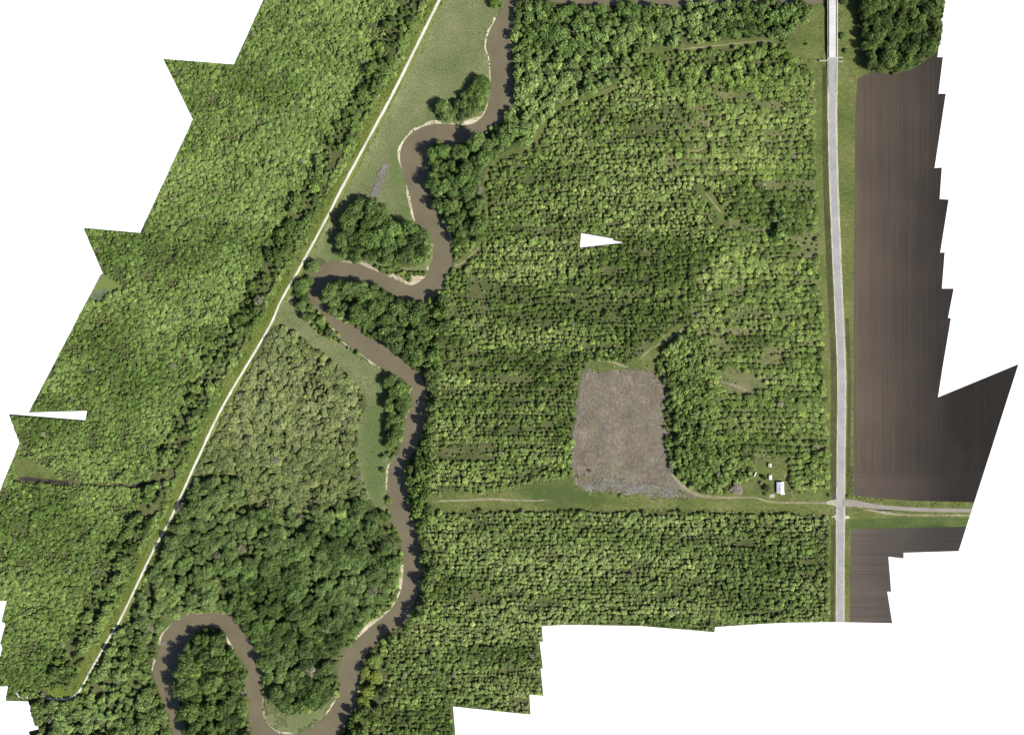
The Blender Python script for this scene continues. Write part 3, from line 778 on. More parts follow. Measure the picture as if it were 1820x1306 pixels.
strip('footpath', [(1045, 641), (1065, 640), (1090, 644), (1120, 655)], [1.0, 1.8, 1.5, 0.7], 'dirt_track', 0.11, 'pale path at the north end of the bare field', edge_noise=0.8)
strip('footpath', [(1135, 640), (1160, 618), (1190, 602), (1214, 585)], [0.8, 1.1, 1.3, 2.5], 'dirt_track', 0.11, 'pale trail slanting through the glade', edge_noise=0.6)
strip('footpath', [(808, 473), (824, 466), (838, 452), (852, 440)], [2.2, 1.1, 0.9, 0.8], 'dirt_track', 0.11, 'pale path leading from the river bend into the wood', edge_noise=0.5)
strip('footpath', [(1282, 679), (1300, 683), (1318, 690), (1330, 698)], [0.8, 1.6, 1.8, 1.0], 'dirt_track', 0.11, 'light bare streak in the plantation clearing', edge_noise=0.9)
for k, (pts, w, lab) in enumerate([([(1469, 893), (1486, 893)], [2.5, 6.0], 'pale gravel apron at the drive mouth'), ([(1478, 918.5), (1488, 918.5)], [2.0, 4.0], 'small gravel apron south of the drive'),
                              ([(1500, 919), (1510, 919)], [3.5, 2.0], 'small gravel apron opposite the drive')]):
    strip('gravel_apron', pts, w, 'road_shoulder', 0.27 + 0.01 * k, lab, smooth=True)

# ------------------------------------------------------------------ trees
def crown_mesh(name, seed, nleaf, leaf, lobes, squash=0.8, quad=True):
    """unit crown: about 1 wide, spans z 0..1 (scaled on use); many small leaf sprays on the lobes"""
    r = np.random.default_rng(seed)
    cs, rs = [], []
    for i in range(lobes):
        if i == 0:
            cs.append((0, 0, 0.52)); rs.append(0.33 if lobes > 1 else 0.42)
        else:
            a = i * 2.399 + r.uniform(-.4, .4); rad = r.uniform(0.16, 0.31)
            cs.append((math.cos(a) * rad, math.sin(a) * rad, r.uniform(0.34, 0.72))); rs.append(r.uniform(0.15, 0.24))
    cs = np.array(cs); rs = np.array(rs)
    w = rs ** 2; w /= w.sum()
    k = r.choice(len(cs), nleaf, p=w)
    d = r.normal(size=(nleaf, 3)); d[:, 2] = np.where(d[:, 2] < -0.2, -d[:, 2] * 0.8, d[:, 2])
    d /= np.linalg.norm(d, axis=1)[:, None]
    rad = rs[k] * r.uniform(0.72, 1.10, nleaf)
    sc = np.array([1, 1, 1.25])
    p = cs[k] + d * rad[:, None] * sc
    p[:, 2] = np.clip(p[:, 2], 0.02, 1.1)
    nrm = d + r.normal(size=(nleaf, 3)) * 0.38 + np.array([0, 0, 0.25])
    nrm /= np.linalg.norm(nrm, axis=1)[:, None]
    t1 = np.cross(nrm, r.normal(size=(nleaf, 3))); t1 /= np.linalg.norm(t1, axis=1)[:, None]
    t2 = np.cross(nrm, t1)
    s1 = (leaf * r.uniform(0.6, 1.35, nleaf))[:, None]; s2 = s1 * r.uniform(0.55, 1.0, nleaf)[:, None]
    tone = np.clip(0.5 + r.normal(size=nleaf) * 0.22 + (p[:, 2] - 0.55) * 0.0 + (r.uniform(size=lobes)[k] - .5) * 0.35, 0, 1)
    if quad:
        v = np.stack([p - t1 * s1, p - t2 * s2, p + t1 * s1, p + t2 * s2], 1)
        m_ = 4
    else:
        v = np.stack([p - t1 * s1 - t2 * s2 * .6, p + t1 * s1 - t2 * s2 * .6, p + t2 * s2 * 1.2], 1)
        m_ = 3
    return v.reshape(-1, 3), m_, tone

def finish_crown(name, v, m_, tone, mat):
    me = mesh_np(name, v, np.arange(len(v)), m_, (mat,))
    at = me.attributes.new('leaf_tone', 'FLOAT', 'FACE')
    at.data.foreach_set('value', tone.astype(np.float32))
    return me

def trunk_geo(limbs, seed, r0=0.03, seg=6):
    mb = MB()
    r = random.Random(seed)
    mb.cyl((0, 0, -0.02), (0, 0, 0.45), r0, r0 * 0.6, seg)
    for i in range(limbs):
        a = i * 2.4 + r.uniform(-.3, .3); z0 = r.uniform(0.25, 0.42)
        mb.cyl((0, 0, z0), (math.cos(a) * r.uniform(.15, .26), math.sin(a) * r.uniform(.15, .26), r.uniform(.5, .72)), r0 * 0.42, r0 * 0.12, 5)
    mb.cyl((0, 0, 0.43), (r.uniform(-.03, .03), r.uniform(-.03, .03), 0.8), r0 * 0.6, r0 * 0.15, 5)
    return mb

NS, NBR = 8, 8
small_raw = [crown_mesh('s', 100 + i, 230, 0.084, 5 + i % 4) for i in range(NS)]
broad_raw = [crown_mesh('b', 200 + i, 1000, 0.044, 11 + (i % 4) * 2) for i in range(NBR)]
raw = {'small': small_raw, 'broad': broad_raw}
crown_me = {k: [finish_crown('crown', *q, 'leaves') for q in raw[k]] for k in raw}
trunk_me = {}
for k, nl in (('small', 3), ('broad', 6)):
    trunk_me[k] = []
    for i in range(3):
        mb = trunk_geo(nl, 30 + i + nl * 5, 0.028 if k == 'small' else 0.032)
        bmesh.ops.recalc_face_normals(mb.bm, faces=mb.bm.faces)
        me = bpy.data.meshes.new('trunk'); mb.bm.to_mesh(me); mb.bm.free(); me.materials.append(MATS['bark'])
        trunk_me[k].append(me)

# hidden-free sources for the instancer: one mesh each holding crown and trunk
def whole_tree(kind, i):
    v, m_, tone = raw[kind][i]
    tm = trunk_me[kind][i % 3]
    tvv = np.empty(len(tm.vertices) * 3, np.float32); tm.vertices.foreach_get('co', tvv); tvv = tvv.reshape(-1, 3)
    faces = [list(range(j, j + m_)) for j in range(0, len(v), m_)]
    base = len(v)
    tf = [[base + k for k in p.vertices] for p in tm.polygons]
    me = bpy.data.meshes.new('woodland_tree')
    me.from_pydata(np.vstack([v, tvv]).tolist(), [], faces + tf)
    me.materials.append(MATS['leaves']); me.materials.append(MATS['bark'])
    me.polygons.foreach_set('material_index', np.array([0] * len(faces) + [1] * len(tf), np.int32))
    at = me.attributes.new('leaf_tone', 'FLOAT', 'FACE')
    at.data.foreach_set('value', np.concatenate([tone, np.full(len(tf), .5)]).astype(np.float32))
    return bpy.data.objects.new('woodland_tree_shape', me)      # not linked to the scene
whole = {k: [whole_tree(k, i) for i in range(len(raw[k]))] for k in raw}

def instancer(name, kind, pos, rot, scl, idx, col, label, cat):
    me = bpy.data.meshes.new(name)
    n = len(pos)
    me.vertices.add(n); me.vertices.foreach_set('co', np.asarray(pos, np.float32).ravel())
    for an, at, val, key in (('t_rot', 'FLOAT_VECTOR', rot, 'vector'), ('t_scl', 'FLOAT_VECTOR', scl, 'vector'),
                             ('t_idx', 'INT', idx, 'value'), ('color', 'FLOAT_COLOR', np.hstack([col, np.ones((n, 1))]), 'color')):
        a = me.attributes.new(an, at, 'POINT')
        a.data.foreach_set(key, np.asarray(val, np.int32 if at == 'INT' else np.float32).ravel())
    o = link(name, me)
    ng = bpy.data.node_groups.new(name, 'GeometryNodeTree')
    ng.interface.new_socket('Geometry', in_out='INPUT', socket_type='NodeSocketGeometry')
    ng.interface.new_socket('Geometry', in_out='OUTPUT', socket_type='NodeSocketGeometry')
    N = ng.nodes; K = ng.links
    gi = N.new('NodeGroupInput'); go = N.new('NodeGroupOutput')
    iop = N.new('GeometryNodeInstanceOnPoints')
    iop.inputs['Pick Instance'].default_value = True
    jn = N.new('GeometryNodeJoinGeometry')
    for w in whole[kind]:
        oi = N.new('GeometryNodeObjectInfo'); oi.inputs['Object'].default_value = w
        g2 = N.new('GeometryNodeGeometryToInstance')
        K.new(oi.outputs['Geometry'], g2.inputs[0]); K.new(g2.outputs[0], jn.inputs[0])
    K.new(jn.outputs[0], iop.inputs['Instance'])
    K.new(gi.outputs[0], iop.inputs['Points'])
    def att(nm, dt):
        a = N.new('GeometryNodeInputNamedAttribute'); a.data_type = dt; a.inputs['Name'].default_value = nm
        return a.outputs['Attribute']
    K.new(att('t_idx', 'INT'), iop.inputs['Instance Index'])
    e2r = N.new('FunctionNodeEulerToRotation'); K.new(att('t_rot', 'FLOAT_VECTOR'), e2r.inputs[0])
    K.new(e2r.outputs[0], iop.inputs['Rotation'])
    K.new(att('t_scl', 'FLOAT_VECTOR'), iop.inputs['Scale'])
    K.new(iop.outputs[0], go.inputs[0])
    md = o.modifiers.new('trees', 'NODES'); md.node_group = ng
    return tag(o, label, cat, None, 'stuff')

trees = []   # stand key, kind, px, py, crown (m), h (m), colour, row, order
DL1 = catmull([(34, 850), (70, 853), (105, 857), (122, 858)], 8); DL2 = catmull([(236, 863), (258, 860), (282, 855)], 8); DL3 = catmull([(122, 858), (160, 859), (200, 862), (236, 863)], 8)
EXCL = [(track, 6.5), (DL1, 4.5), (DL2, 4.0), (DL3, 1.0), (road, 10.0), (catmull(EAST_ROAD, 8), 6), (catmull(DRIVE, 8), 4)]
stands = {}
for li, (n_, poly, cov, st) in enumerate(L):
    if st is None: continue
    p = np.asarray(poly)
    sp = st['sp']
    xs = np.arange(max(-30, p[:, 0].min()), min(1830, p[:, 0].max()), sp)
    rowstep = float(st['rows']) if st['rows'] else sp * 0.9
    ys = np.arange(max(-89, p[:, 1].min()), min(1398, p[:, 1].max()), rowstep)
    X, Y = np.meshgrid(xs, ys)
    RI, CI = np.meshgrid(np.arange(len(ys)), np.arange(len(xs)), indexing='ij')
    if not st['rows']: X = X + (RI % 2) * sp * 0.5
    X = X.ravel(); Y = Y.ravel(); RI = RI.ravel(); CI = CI.ravel()
    r = np.random.default_rng(st['seed'])
    j = sp * (0.36 if not st['rows'] else 0.22)
    jy = j
    if st['rows']: j = sp * 0.5; jy = rowstep * (0.14 if rowstep > 9 else 0.26)
    X = X + r.uniform(-j, j, X.size); Y = Y + r.uniform(-jy, jy, Y.size)
    if st['rows']: Y = Y + (fbm(X / 70, Y / 70, 17) - .5) * 12
    g = fbm(X / (st['gapscale'] * (2.6 if st['rows'] else 1)), Y / (st['gapscale'] * (0.5 if st['rows'] else 1)), st['seed'] + 40, 3)
    thr = np.quantile(g, st['gap']) if st['gap'] > 0 else -1
    under = (g < thr) & (r.uniform(size=X.size) < (0.35 if st['rows'] else 0.75))
    ok = (owner(X, Y) == li) & ((g >= thr) | under) & ~pip(HOLE, X, Y) & pip(OUT, X, Y)
    ok &= ~((X > 638) & (X < 684) & (Y > 1160) & (Y < 1254) & (st['key'] in ('river_side', 'south_stand')))
    for ln, dd in EXCL:
        if ln is track:
            dtr = dist_poly(ln, X, Y)
            ok &= dtr > np.where(Y > 1112, 6.0, 5.5 + st['crown'] * 0.45)
        else:
            ok &= dist_poly(ln, X, Y) > dd + 2.0
    X, Y, g, RI, CI, dtr = X[ok], Y[ok], g[ok], RI[ok], CI[ok], dtr[ok]
    n = len(X)
    near = np.where(g < thr, r.uniform(0.0, 0.22, n), np.clip((g - thr) / 0.10, 0.45, 1.0)) if st['gap'] > 0 else np.ones(n)
    size = np.clip(1 + r.normal(size=n) * st['crown_var'], 0.55, 1.6) * (0.42 + 0.58 * near)
    crown = st['crown'] * S * size * 1.12
    h = st['h'] * (0.2 + 0.8 * size) * r.uniform(0.9, 1.1, n)
    h = h * np.where(Y > 1112, 1.0, np.clip(0.45 + (dtr - 8) / 30, 0.45, 1.0))
    emer = r.uniform(size=n) < 0.02
    crown[emer] *= 1.35; h[emer] *= 1.25
    pale = np.clip((fbm(X / (190 if st['rows'] else 95), Y / (40 if st['rows'] else 75), st['seed'] + 3, 3) - 0.5) * 4.2, -1, 1) * st['patch']
    tone = 1 + r.normal(size=n) * st['var'] * 0.75 + pale * 0.45
    tone = np.clip(tone, 0.5, 1.9)[:, None]
    col = np.array(st['col'])[None] * tone
    warm = np.clip(pale * 0.55 + r.normal(size=n) * 0.16, -0.5, 1)[:, None]
    col = col * (1 + warm * np.array([[0.24, 0.06, 0.45]]))
    dead = r.uniform(size=n) < 0.007
    col[dead] = np.array([0.155, 0.155, 0.105]) * r.uniform(0.7, 1.2, (int(dead.sum()), 1))
    bright = r.uniform(size=n) < 0.03
    col[bright] *= np.array([1.35, 1.28, 1.15])
    for k in range(n):
        trees.append((st['key'], st['kind'], X[k], Y[k], crown[k], h[k], col[k], RI[k], CI[k]))

KEY = np.array([t[0] for t in trees]); KIND = np.array([t[1] for t in trees])
TX = np.array([t[2] for t in trees]); TY = np.array([t[3] for t in trees])
TC = np.array([t[4] for t in trees]); TH = np.array([t[5] for t in trees]); TCOL = np.array([t[6] for t in trees])
TROW = np.array([t[7] for t in trees])
TZ = height(TX, TY)
# keep crowns off the roads, the fields and the water a little
DO = np.minimum(dist_poly(OUT, TX, TY, True), dist_poly(HOLE, TX, TY, True)) * S
border = DO < TC * 0.62 + TH * 0.25
pos = np.stack([wx(TX), wy(TY), TZ - 0.1], 1)
rotz = rng.uniform(0, 6.283, len(TX))
tilt = rng.normal(size=(len(TX), 2)) * 0.05
rot3 = np.stack([tilt[:, 0], tilt[:, 1], rotz], 1)
scl3 = np.stack([TC * 1.18, TC * 1.18 * rng.uniform(.88, 1.12, len(TX)), TH * 0.98], 1)
IDX = rng.integers(0, NS, len(TX))

# ---- trees that stand as single objects
def ordinal(n):
    return f"{n}{'th' if 10 <= n % 100 <= 20 else {1: 'st', 2: 'nd', 3: 'rd'}.get(n % 10, 'th')}"
def tone_word(c):
    g = c[1]
    return 'dark green' if g < 0.072 else ('mid green' if g < 0.105 else ('bright green' if c[0] < c[1] * 0.82 else 'pale olive green'))
def size_word(c): return 'broad' if c > 14.5 else ('middle-sized' if c > 11 else 'small')

def tree_object(name, kind, loc, rot, scl, idx, col, label, cat, group):
    t = empty(name, loc, 0)
    t.rotation_euler = tuple(rot)
    tag(t, label, cat, group)
    for nm, me in (('trunk', trunk_me[kind][idx % 3]), ('crown', crown_me[kind][idx % len(crown_me[kind])])):
        c = bpy.data.objects.new(nm, me); C.objects.link(c)
        c.parent = t; c.scale = tuple(scl)
        c.color = (*col, 1)
    return t

single = np.zeros(len(TX), bool)
WHERE = {'west_point': 'slanting bank clump', 'round_grove': 'round grove', 'track_bend': 'grove beside track bend',
         'tongue': 'wooded river tongue', 'meadow_strip': 'lower meadow bank strip', 'loop_grove': 'bottom-left loop grove'}
for key, where in WHERE.items():
    ids = np.where((KEY == key) & ~border)[0]
    ids = ids[np.argsort(TY[ids])]
    nb = max(1, int(round(math.sqrt(len(ids) / 1.2))))
    bands = np.array_split(ids, nb)
    for bi, bnd in enumerate(bands):
        bnd = bnd[np.argsort(TX[bnd])]
        for oi, i in enumerate(bnd):
            lab = f"{ordinal(oi + 1)} tree from west, {ordinal(bi + 1)} band from north, {where}, {tone_word(TCOL[i])}"
            tree_object('riverside_tree', 'broad', pos[i], rot3[i], scl3[i], int(IDX[i]), TCOL[i], lab, 'tree', 'riverside trees in the ' + where)
            single[i] = True
ids = np.where((KEY == 'plantation') & ~border & (TX > 1395) & (TY > 560))[0]
rows = sorted(set(TROW[ids]), reverse=True)
cnt = 0
for ri, rw in enumerate(rows):
    rr = ids[TROW[ids] == rw]
    rr = rr[np.argsort(-TX[rr])]
    for oi, i in enumerate(rr):
        if cnt >= 200: break
        lab = f"{ordinal(oi + 1)} young tree from the road in {ordinal(ri + 1)} planted row north of drive"
        tree_object('planted_tree', 'small', pos[i], rot3[i], scl3[i], int(IDX[i]), TCOL[i], lab, 'tree', 'young trees in the planted rows west of the road')
        single[i] = True; cnt += 1

# ---- trees with a place and a look of their own
def solo(name, px, py, crown, h, col, label, kind='broad', idx=0, cat='tree', tilt_=(0, 0), group=None):
    z = float(height(np.array([px]), np.array([py]))[0])
    return tree_object(name, kind, (wx(px), wy(py), z - 0.1), (tilt_[0], tilt_[1], idx * 1.3), (crown * S * 1.18, crown * S * 1.18, h), idx, col, label, cat, group)
YEL = (0.142, 0.182, 0.034); LIME = (0.118, 0.172, 0.034)
solo('leaning_tree', 785, 257, 14, 13, LIME, 'bright green tree leaning out over the upper river bend', idx=1, tilt_=(-0.72, 0.1))
solo('river_tree', 879, 10, 17, 11, (0.075, 0.125, 0.022), 'lone green tree on the river bank at the top edge', idx=2)
solo('yellow_shrub', 676, 464, 7, 4, (0.30, 0.27, 0.03), 'yellow-leaved shrub at the south edge of the round grove', 'small', 1, 'shrub')
for k, (x_, y_, c_, hh, co, lb) in enumerate([(668, 1172, 24, 15, LIME, 'lime green tree heading the yellowish row by the lower river'), (651, 1192, 19, 13, YEL, 'rounded yellow-green tree closest to the lower river water'),
                                              (668, 1200, 25, 15, YEL, 'yellow-green tree in the middle of the yellowish row by the lower river'), (659, 1223, 24, 14, (0.145, 0.182, 0.034), 'yellow-green tree second from the south in the yellowish row'),
                                              (648, 1244, 21, 14, (0.14, 0.175, 0.026), 'southernmost yellow-green tree of the yellowish row by the lower river')]):
    solo('yellow_green_tree', x_, y_, c_, hh, co, lb, idx=k + 2, group='yellowish trees by the lower river')
solo('meadow_tree', 633, 811, 10, 8, LIME, 'bright green tree at the west edge of the lower meadow', idx=3)
solo('meadow_shrub', 632, 863, 7, 4, LIME, 'small bright shrub at the west edge of the lower meadow, further south', 'small', 2, 'shrub')
solo('bank_tree', 683, 812, 10, 7, OLIVE, 'olive tree on the river bank where the water narrows', idx=5)
solo('bank_tree', 682, 836, 9, 7, (0.10, 0.14, 0.03), 'small tree on the bank just below the narrow water', idx=6)
solo('bank_tree', 692, 888, 12, 8, YEL, 'yellow-green tree at the south tip of the lower meadow', idx=7)
solo('bank_shrub', 600, 594, 9, 5, YEL, 'lime shrub on the bank at the north end of the lower meadow', 'small', 4, 'shrub')
solo('bank_shrub', 566, 570, 9, 5, OLIVE, 'pale olive shrub beside the bank below the track bend', 'small', 5, 'shrub')
solo('drive_shrub', 1103, 882, 8, 4, LIME, 'lime green shrub standing in the grass south of the bare field', 'small', 6, 'shrub')
solo('drive_shrub', 1289, 874, 9, 5, (0.085, 0.13, 0.022), 'green shrub west of the pinkish bare tree by the drive', 'small', 7, 'shrub')
solo('bare_tree', 1308, 869, 21, 5, (0.19, 0.162, 0.138), 'pinkish grey round tree without green leaves beside the drive', idx=4)
solo('yard_tree', 1358, 848, 9, 7, (0.05, 0.09, 0.02), 'dark green tree just west of the small white shed', idx=1)
solo('yard_tree', 1362, 867, 12, 7, (0.035, 0.055, 0.022), 'dark tree in the yard west of the white-roofed house', idx=2)
solo('yard_shrub', 1352, 858, 7, 4, (0.15, 0.15, 0.07), 'pale grey-green shrub west of the yard trees', 'small', 3, 'shrub')
solo('yard_shrub', 1360, 878, 7, 4, (0.08, 0.12, 0.03), 'green shrub south-west of the house near the drive', 'small', 5, 'shrub')
solo('junction_shrub', 1473, 880, 7, 3, (0.06, 0.10, 0.02), 'small shrub north-west of the road junction', 'small', 2, 'shrub')
solo('junction_shrub', 1507, 882, 6, 3, (0.10, 0.14, 0.04), 'small shrub at the north-east corner of the road junction', 'small', 1, 'shrub')
solo('meadow_shrub', 1433, 80, 6, 3.5, (0.06, 0.10, 0.02), 'single small shrub in the grass west of the bridge', 'small', 4, 'shrub')
solo('bridge_shrub', 1493, 32, 12, 5, (0.12, 0.16, 0.035), 'bright shrub hugging the east side of the bridge', 'small', 0, 'shrub')
solo('bridge_shrub', 1497, 65, 14, 6, (0.07, 0.11, 0.025), 'green shrub east of the bridge, second from its south end', 'small', 3, 'shrub')
solo('bridge_shrub', 1503, 92, 10, 5, (0.08, 0.12, 0.025), 'green shrub east of the bridge nearest its south end', 'small', 6, 'shrub')
solo('bridge_shrub', 1500, 5, 14, 6, (0.06, 0.095, 0.025), 'dark green shrub east of the bridge at the top edge', 'small', 5, 'shrub')

# ---- the rest of the woods, too many to count: one object for each stretch of wood
NAMES = {'centre': ('central_woodland', 'dense green wood of small crowns in the middle of the land'),
         'west': ('western_woodland', 'bright green wood of small crowns west of the white track'),
         'levee_side': ('trackside_trees', 'loose darker trees between western wood and white track'),
         'south_west': ('south_western_woodland', 'green wood west of the bottom-left river loop'),
         'olive': ('olive_woodland', 'pale olive wood between white track and lower meadow'),
         'dark_wood': ('dark_woodland', 'dark green wood of broad crowns above the lower river loops'),
         'ne_wood': ('northern_woodland', 'mixed green wood east of the upper river'),
         'east_bank': ('east_bank_woodland', 'dark broad trees along the east bank of the upper bend'),
         'river_side': ('riverside_woodland', 'strip of green trees along the east bank of the lower river'),
         'plantation': ('plantation', 'rows of young trees with brown gaps west of the road'),
         'field_edge_wood': ('field_edge_woodland', 'dense green wood east of the bare field'),
         'hedge': ('tree_line', 'short dark line of trees inside the plantation'),
         'north_tail': ('northern_plantation', 'loose green trees south of the pale northern lane'),
         'south_stand': ('southern_woodland', 'dense green wood south of the drive'),
         'corner_wood': ('corner_woodland', 'tall dark wood at the north end of the ploughed field')}
for key in sorted(set(KEY)):
    sel = (KEY == key) & ~border & ~single
    if not sel.any() or key not in NAMES: continue
    nm, lab = NAMES[key]
    kd = KIND[sel][0]
    instancer(nm, kd, pos[sel], rot3[sel], scl3[sel], IDX[sel], TCOL[sel], lab, 'woodland')

# ---- trees on the border of the surveyed land are cut off with it
bv, bt, bc = [], [], []
OUTA = np.array(OUT, float); HOLEA = np.array(HOLE, float)
for i in np.where(border)[0]:
    v, m_, tone = raw['small'][IDX[i]]
    c, s = math.cos(rotz[i]), math.sin(rotz[i])
    q = v * scl3[i]
    q = np.stack([q[:, 0] * c - q[:, 1] * s, q[:, 0] * s + q[:, 1] * c, q[:, 2]], 1) + pos[i]
    bv.append(q); bt.append(tone); bc.append(np.repeat(TCOL[i][None], len(tone), 0))
bv = np.vstack(bv).reshape(-1, 4, 3); bt = np.concatenate(bt); bc = np.vstack(bc)
cc = bv.mean(axis=1)
ppx = cc[:, 0] / S + CX; ppy = CY - cc[:, 1] / S
dd = np.minimum(dist_poly(OUT, ppx, ppy, True), dist_poly(HOLE, ppx, ppy, True)) * S
far = np.hypot(cc[:, 0], cc[:, 1])
okb = pip(OUT, ppx, ppy) & ~pip(HOLE, ppx, ppy) & (dd > 0.35 + 0.24 * np.clip(cc[:, 2], 0, 20))
bv, bt, bc = bv[okb], bt[okb], bc[okb]
me = mesh_np('border_trees', bv.reshape(-1, 3), np.arange(len(bv) * 4), 4, ('leaves_border',))
a = me.attributes.new('leaf_tone', 'FLOAT', 'FACE'); a.data.foreach_set('value', bt.astype(np.float32))
a = me.attributes.new('tree_colour', 'FLOAT_COLOR', 'FACE'); a.data.foreach_set('color', np.hstack([bc, np.ones((len(bc), 1))]).astype(np.float32).ravel())
tag(link('border_woodland', me), 'trees cut off along the border of the surveyed land', 'woodland', None, 'stuff')

# ---- low bushes and tussocks in the grass and between the planted rows
def bushes(name, polys, n, cmin, cmax, col, label, seed, excl_w=4):
    r = np.random.default_rng(seed)
    X, Y = [], []
    for p in polys:
        p = np.asarray(p)
        x = r.uniform(p[:, 0].min(), p[:, 0].max(), n * 4); y = r.uniform(p[:, 1].min(), p[:, 1].max(), n * 4)
        k = pip(p, x, y) & (fbm(x / 20, y / 20, seed + 9) > 0.47)
        X.append(x[k][:n]); Y.append(y[k][:n])
    X = np.concatenate(X); Y = np.concatenate(Y)
    k = (pip(OUT, X, Y)) & ~pip(RIVER, X, Y) & (dist_poly(OUT, X, Y, True) > 4)
    for ln, d in EXCL: k &= dist_poly(ln, X, Y) > d
    own_ = owner(X, Y)
    k &= ~np.isin(own_, [i for i, q in enumerate(L) if q[2] in ('sand_bar', 'drainage_ditch', 'reed_bed')])
    X, Y = X[k], Y[k]
    n = len(X)
    c = r.uniform(cmin, cmax, n)
    cl = np.array(col)[None] * np.clip(1 + r.normal(size=n) * .28, .5, 1.8)[:, None] * (1 + r.normal(size=(n, 1)) * np.array([[0.12, 0.02, 0.15]]))
    instancer(name, 'small', np.stack([wx(X), wy(Y), height(X, Y) - 0.4 * c], 1), np.stack([X * 0, X * 0, r.uniform(0, 6.28, n)], 1),
              np.stack([c * 1.2, c * 1.2, c * 0.9], 1), r.integers(0, NS, n), np.clip(cl, 0.01, 1), label, 'undergrowth')
lay = {}
for q in L: lay.setdefault(q[0], []).append(q[1])
bushes('meadow_tussocks', lay['north_meadow'] + lay['south_meadow'] + lay['point_grass'], 900, 0.6, 1.7, (0.13, 0.15, 0.065), 'low tussocks scattered over the riverside meadows', 5)
bushes('bank_bushes', lay['levee_grass'], 1100, 1.2, 4.2, (0.09, 0.13, 0.024), 'low bushes on the grass slope beside the white track', 6)
bushes('plantation_bushes', lay['plantation'], 1500, 1.0, 2.6, (0.12, 0.13, 0.045), 'low brush between the planted rows', 7)
bushes('verge_tussocks', lay['verge_west'] + lay['yard'] + lay['verge_east'], 420, 0.6, 1.6, (0.10, 0.13, 0.035), 'low weeds along the road verges and drive', 8)

def edge_tufts(name, lines, per, spread, cmin, cmax, col, label, seed):
    r = np.random.default_rng(seed)
    X, Y = [], []
    for ln in lines:
        ln = np.asarray(ln); k = r.integers(0, len(ln) - 1, int(len(ln) * per)); t = r.uniform(0, 1, (len(k), 1))
        q = ln[k] * (1 - t) + ln[k + 1] * t + r.normal(size=(len(k), 2)) * spread
        X.append(q[:, 0]); Y.append(q[:, 1])
    X = np.concatenate(X); Y = np.concatenate(Y)
    k = pip(OUT, X, Y) & ~pip(RIVER, X, Y) & (dist_poly(OUT, X, Y, True) > 4) & (fbm(X / 14, Y / 14, seed + 2) > 0.42)
    for ln, d in EXCL[1:]: k &= dist_poly(ln, X, Y) > d
    k &= dist_poly(track, X, Y) > 4.5
    X, Y = X[k], Y[k]; n = len(X)
    c = r.uniform(cmin, cmax, n)
    cl = np.array(col)[None] * np.clip(1 + r.normal(size=n) * .3, .5, 1.8)[:, None]
    instancer(name, 'small', np.stack([wx(X), wy(Y), height(X, Y) - 0.4 * c], 1), np.stack([X * 0, X * 0, r.uniform(0, 6.28, n)], 1),
              np.stack([c * 1.4, c * 1.4, c * 0.8], 1), r.integers(0, NS, n), np.clip(cl, 0.01, 1), label, 'undergrowth')
edge_tufts('field_edge_weeds', lay['bare_field'] + lay['yard'], 6, 3.0, 0.8, 2.6, (0.12, 0.15, 0.05), 'ragged weeds along the edges of the bare field and the drive', 61)
edge_tufts('river_bank_weeds', [bw, be], 2.2, 3.2, 0.8, 2.4, (0.11, 0.15, 0.05), 'weeds and brush along the river banks', 62)
edge_tufts('track_weeds', [t_off(7), t_off(12), t_off(-6)], 2.6, 3.0, 0.6, 2.4, (0.12, 0.165, 0.034), 'grass tufts and brush beside the white track', 63)

# ------------------------------------------------------------------ dead wood, reeds
def sticks(name, pts, ang, length, rad, mat, seed, zjit=0.3):
    r = np.random.default_rng(seed)
    n = len(pts)
    a = np.asarray(ang) ; Ln = np.asarray(length)
    z0 = height(pts[:, 0], pts[:, 1])
    X = wx(pts[:, 0]); Y = wy(pts[:, 1])
    dx = np.cos(a) * Ln / 2; dy = np.sin(a) * Ln / 2; dz = r.uniform(-1, 1, n) * zjit
    zc = z0 + r.uniform(0.1, 1, n) * zjit * 1.6 + rad
    V = []; F = []
    px_, py_ = -np.sin(a) * rad, np.cos(a) * rad
    for k in range(3):
        th = k * 2.094
        ox, oy, oz = px_ * math.cos(th), py_ * math.cos(th), rad * math.sin(th)
        V.append(np.stack([X - dx + ox, Y - dy + oy, zc - dz + oz], 1)); V.append(np.stack([X + dx + ox * .5, Y + dy + oy * .5, zc + dz + oz * .5], 1))
    V = np.stack(V, 1).reshape(-1, 3)
    base = np.arange(n)[:, None] * 6
    F = np.concatenate([base + np.array([[0, 1, 3, 2]]), base + np.array([[2, 3, 5, 4]]), base + np.array([[4, 5, 1, 0]])], 0)
    return mesh_np(name, V, F, 4, (mat,))
r = np.random.default_rng(77)
# brush pile in the north meadow
ax = np.array([(686, 292), (677, 315), (664, 348)], float)
t = r.uniform(0, 1, 520); w = r.normal(size=520) * np.interp(t, [0, .2, .7, 1], [3.0, 5.0, 6.0, 3.5]) * 0.75
ctr = np.stack([np.interp(t, [0, .5, 1], ax[:, 0]), np.interp(t, [0, .5, 1], ax[:, 1])], 1)
pp = ctr + np.stack([w * 0.9, w * 0.42], 1)
root = empty('brush_pile', (wx(676), wy(318), 0)); tag(root, 'long grey pile of driftwood logs lying in the upper meadow', 'log pile')
me = sticks('logs', pp, math.radians(66) + r.normal(size=520) * 0.5, r.uniform(2, 8, 520), 0.16, 'dead_wood', 3, 0.7)
lg = link('logs', me, root); lg.location = (-wx(676), -wy(318), 0); lg['kind'] = 'stuff'
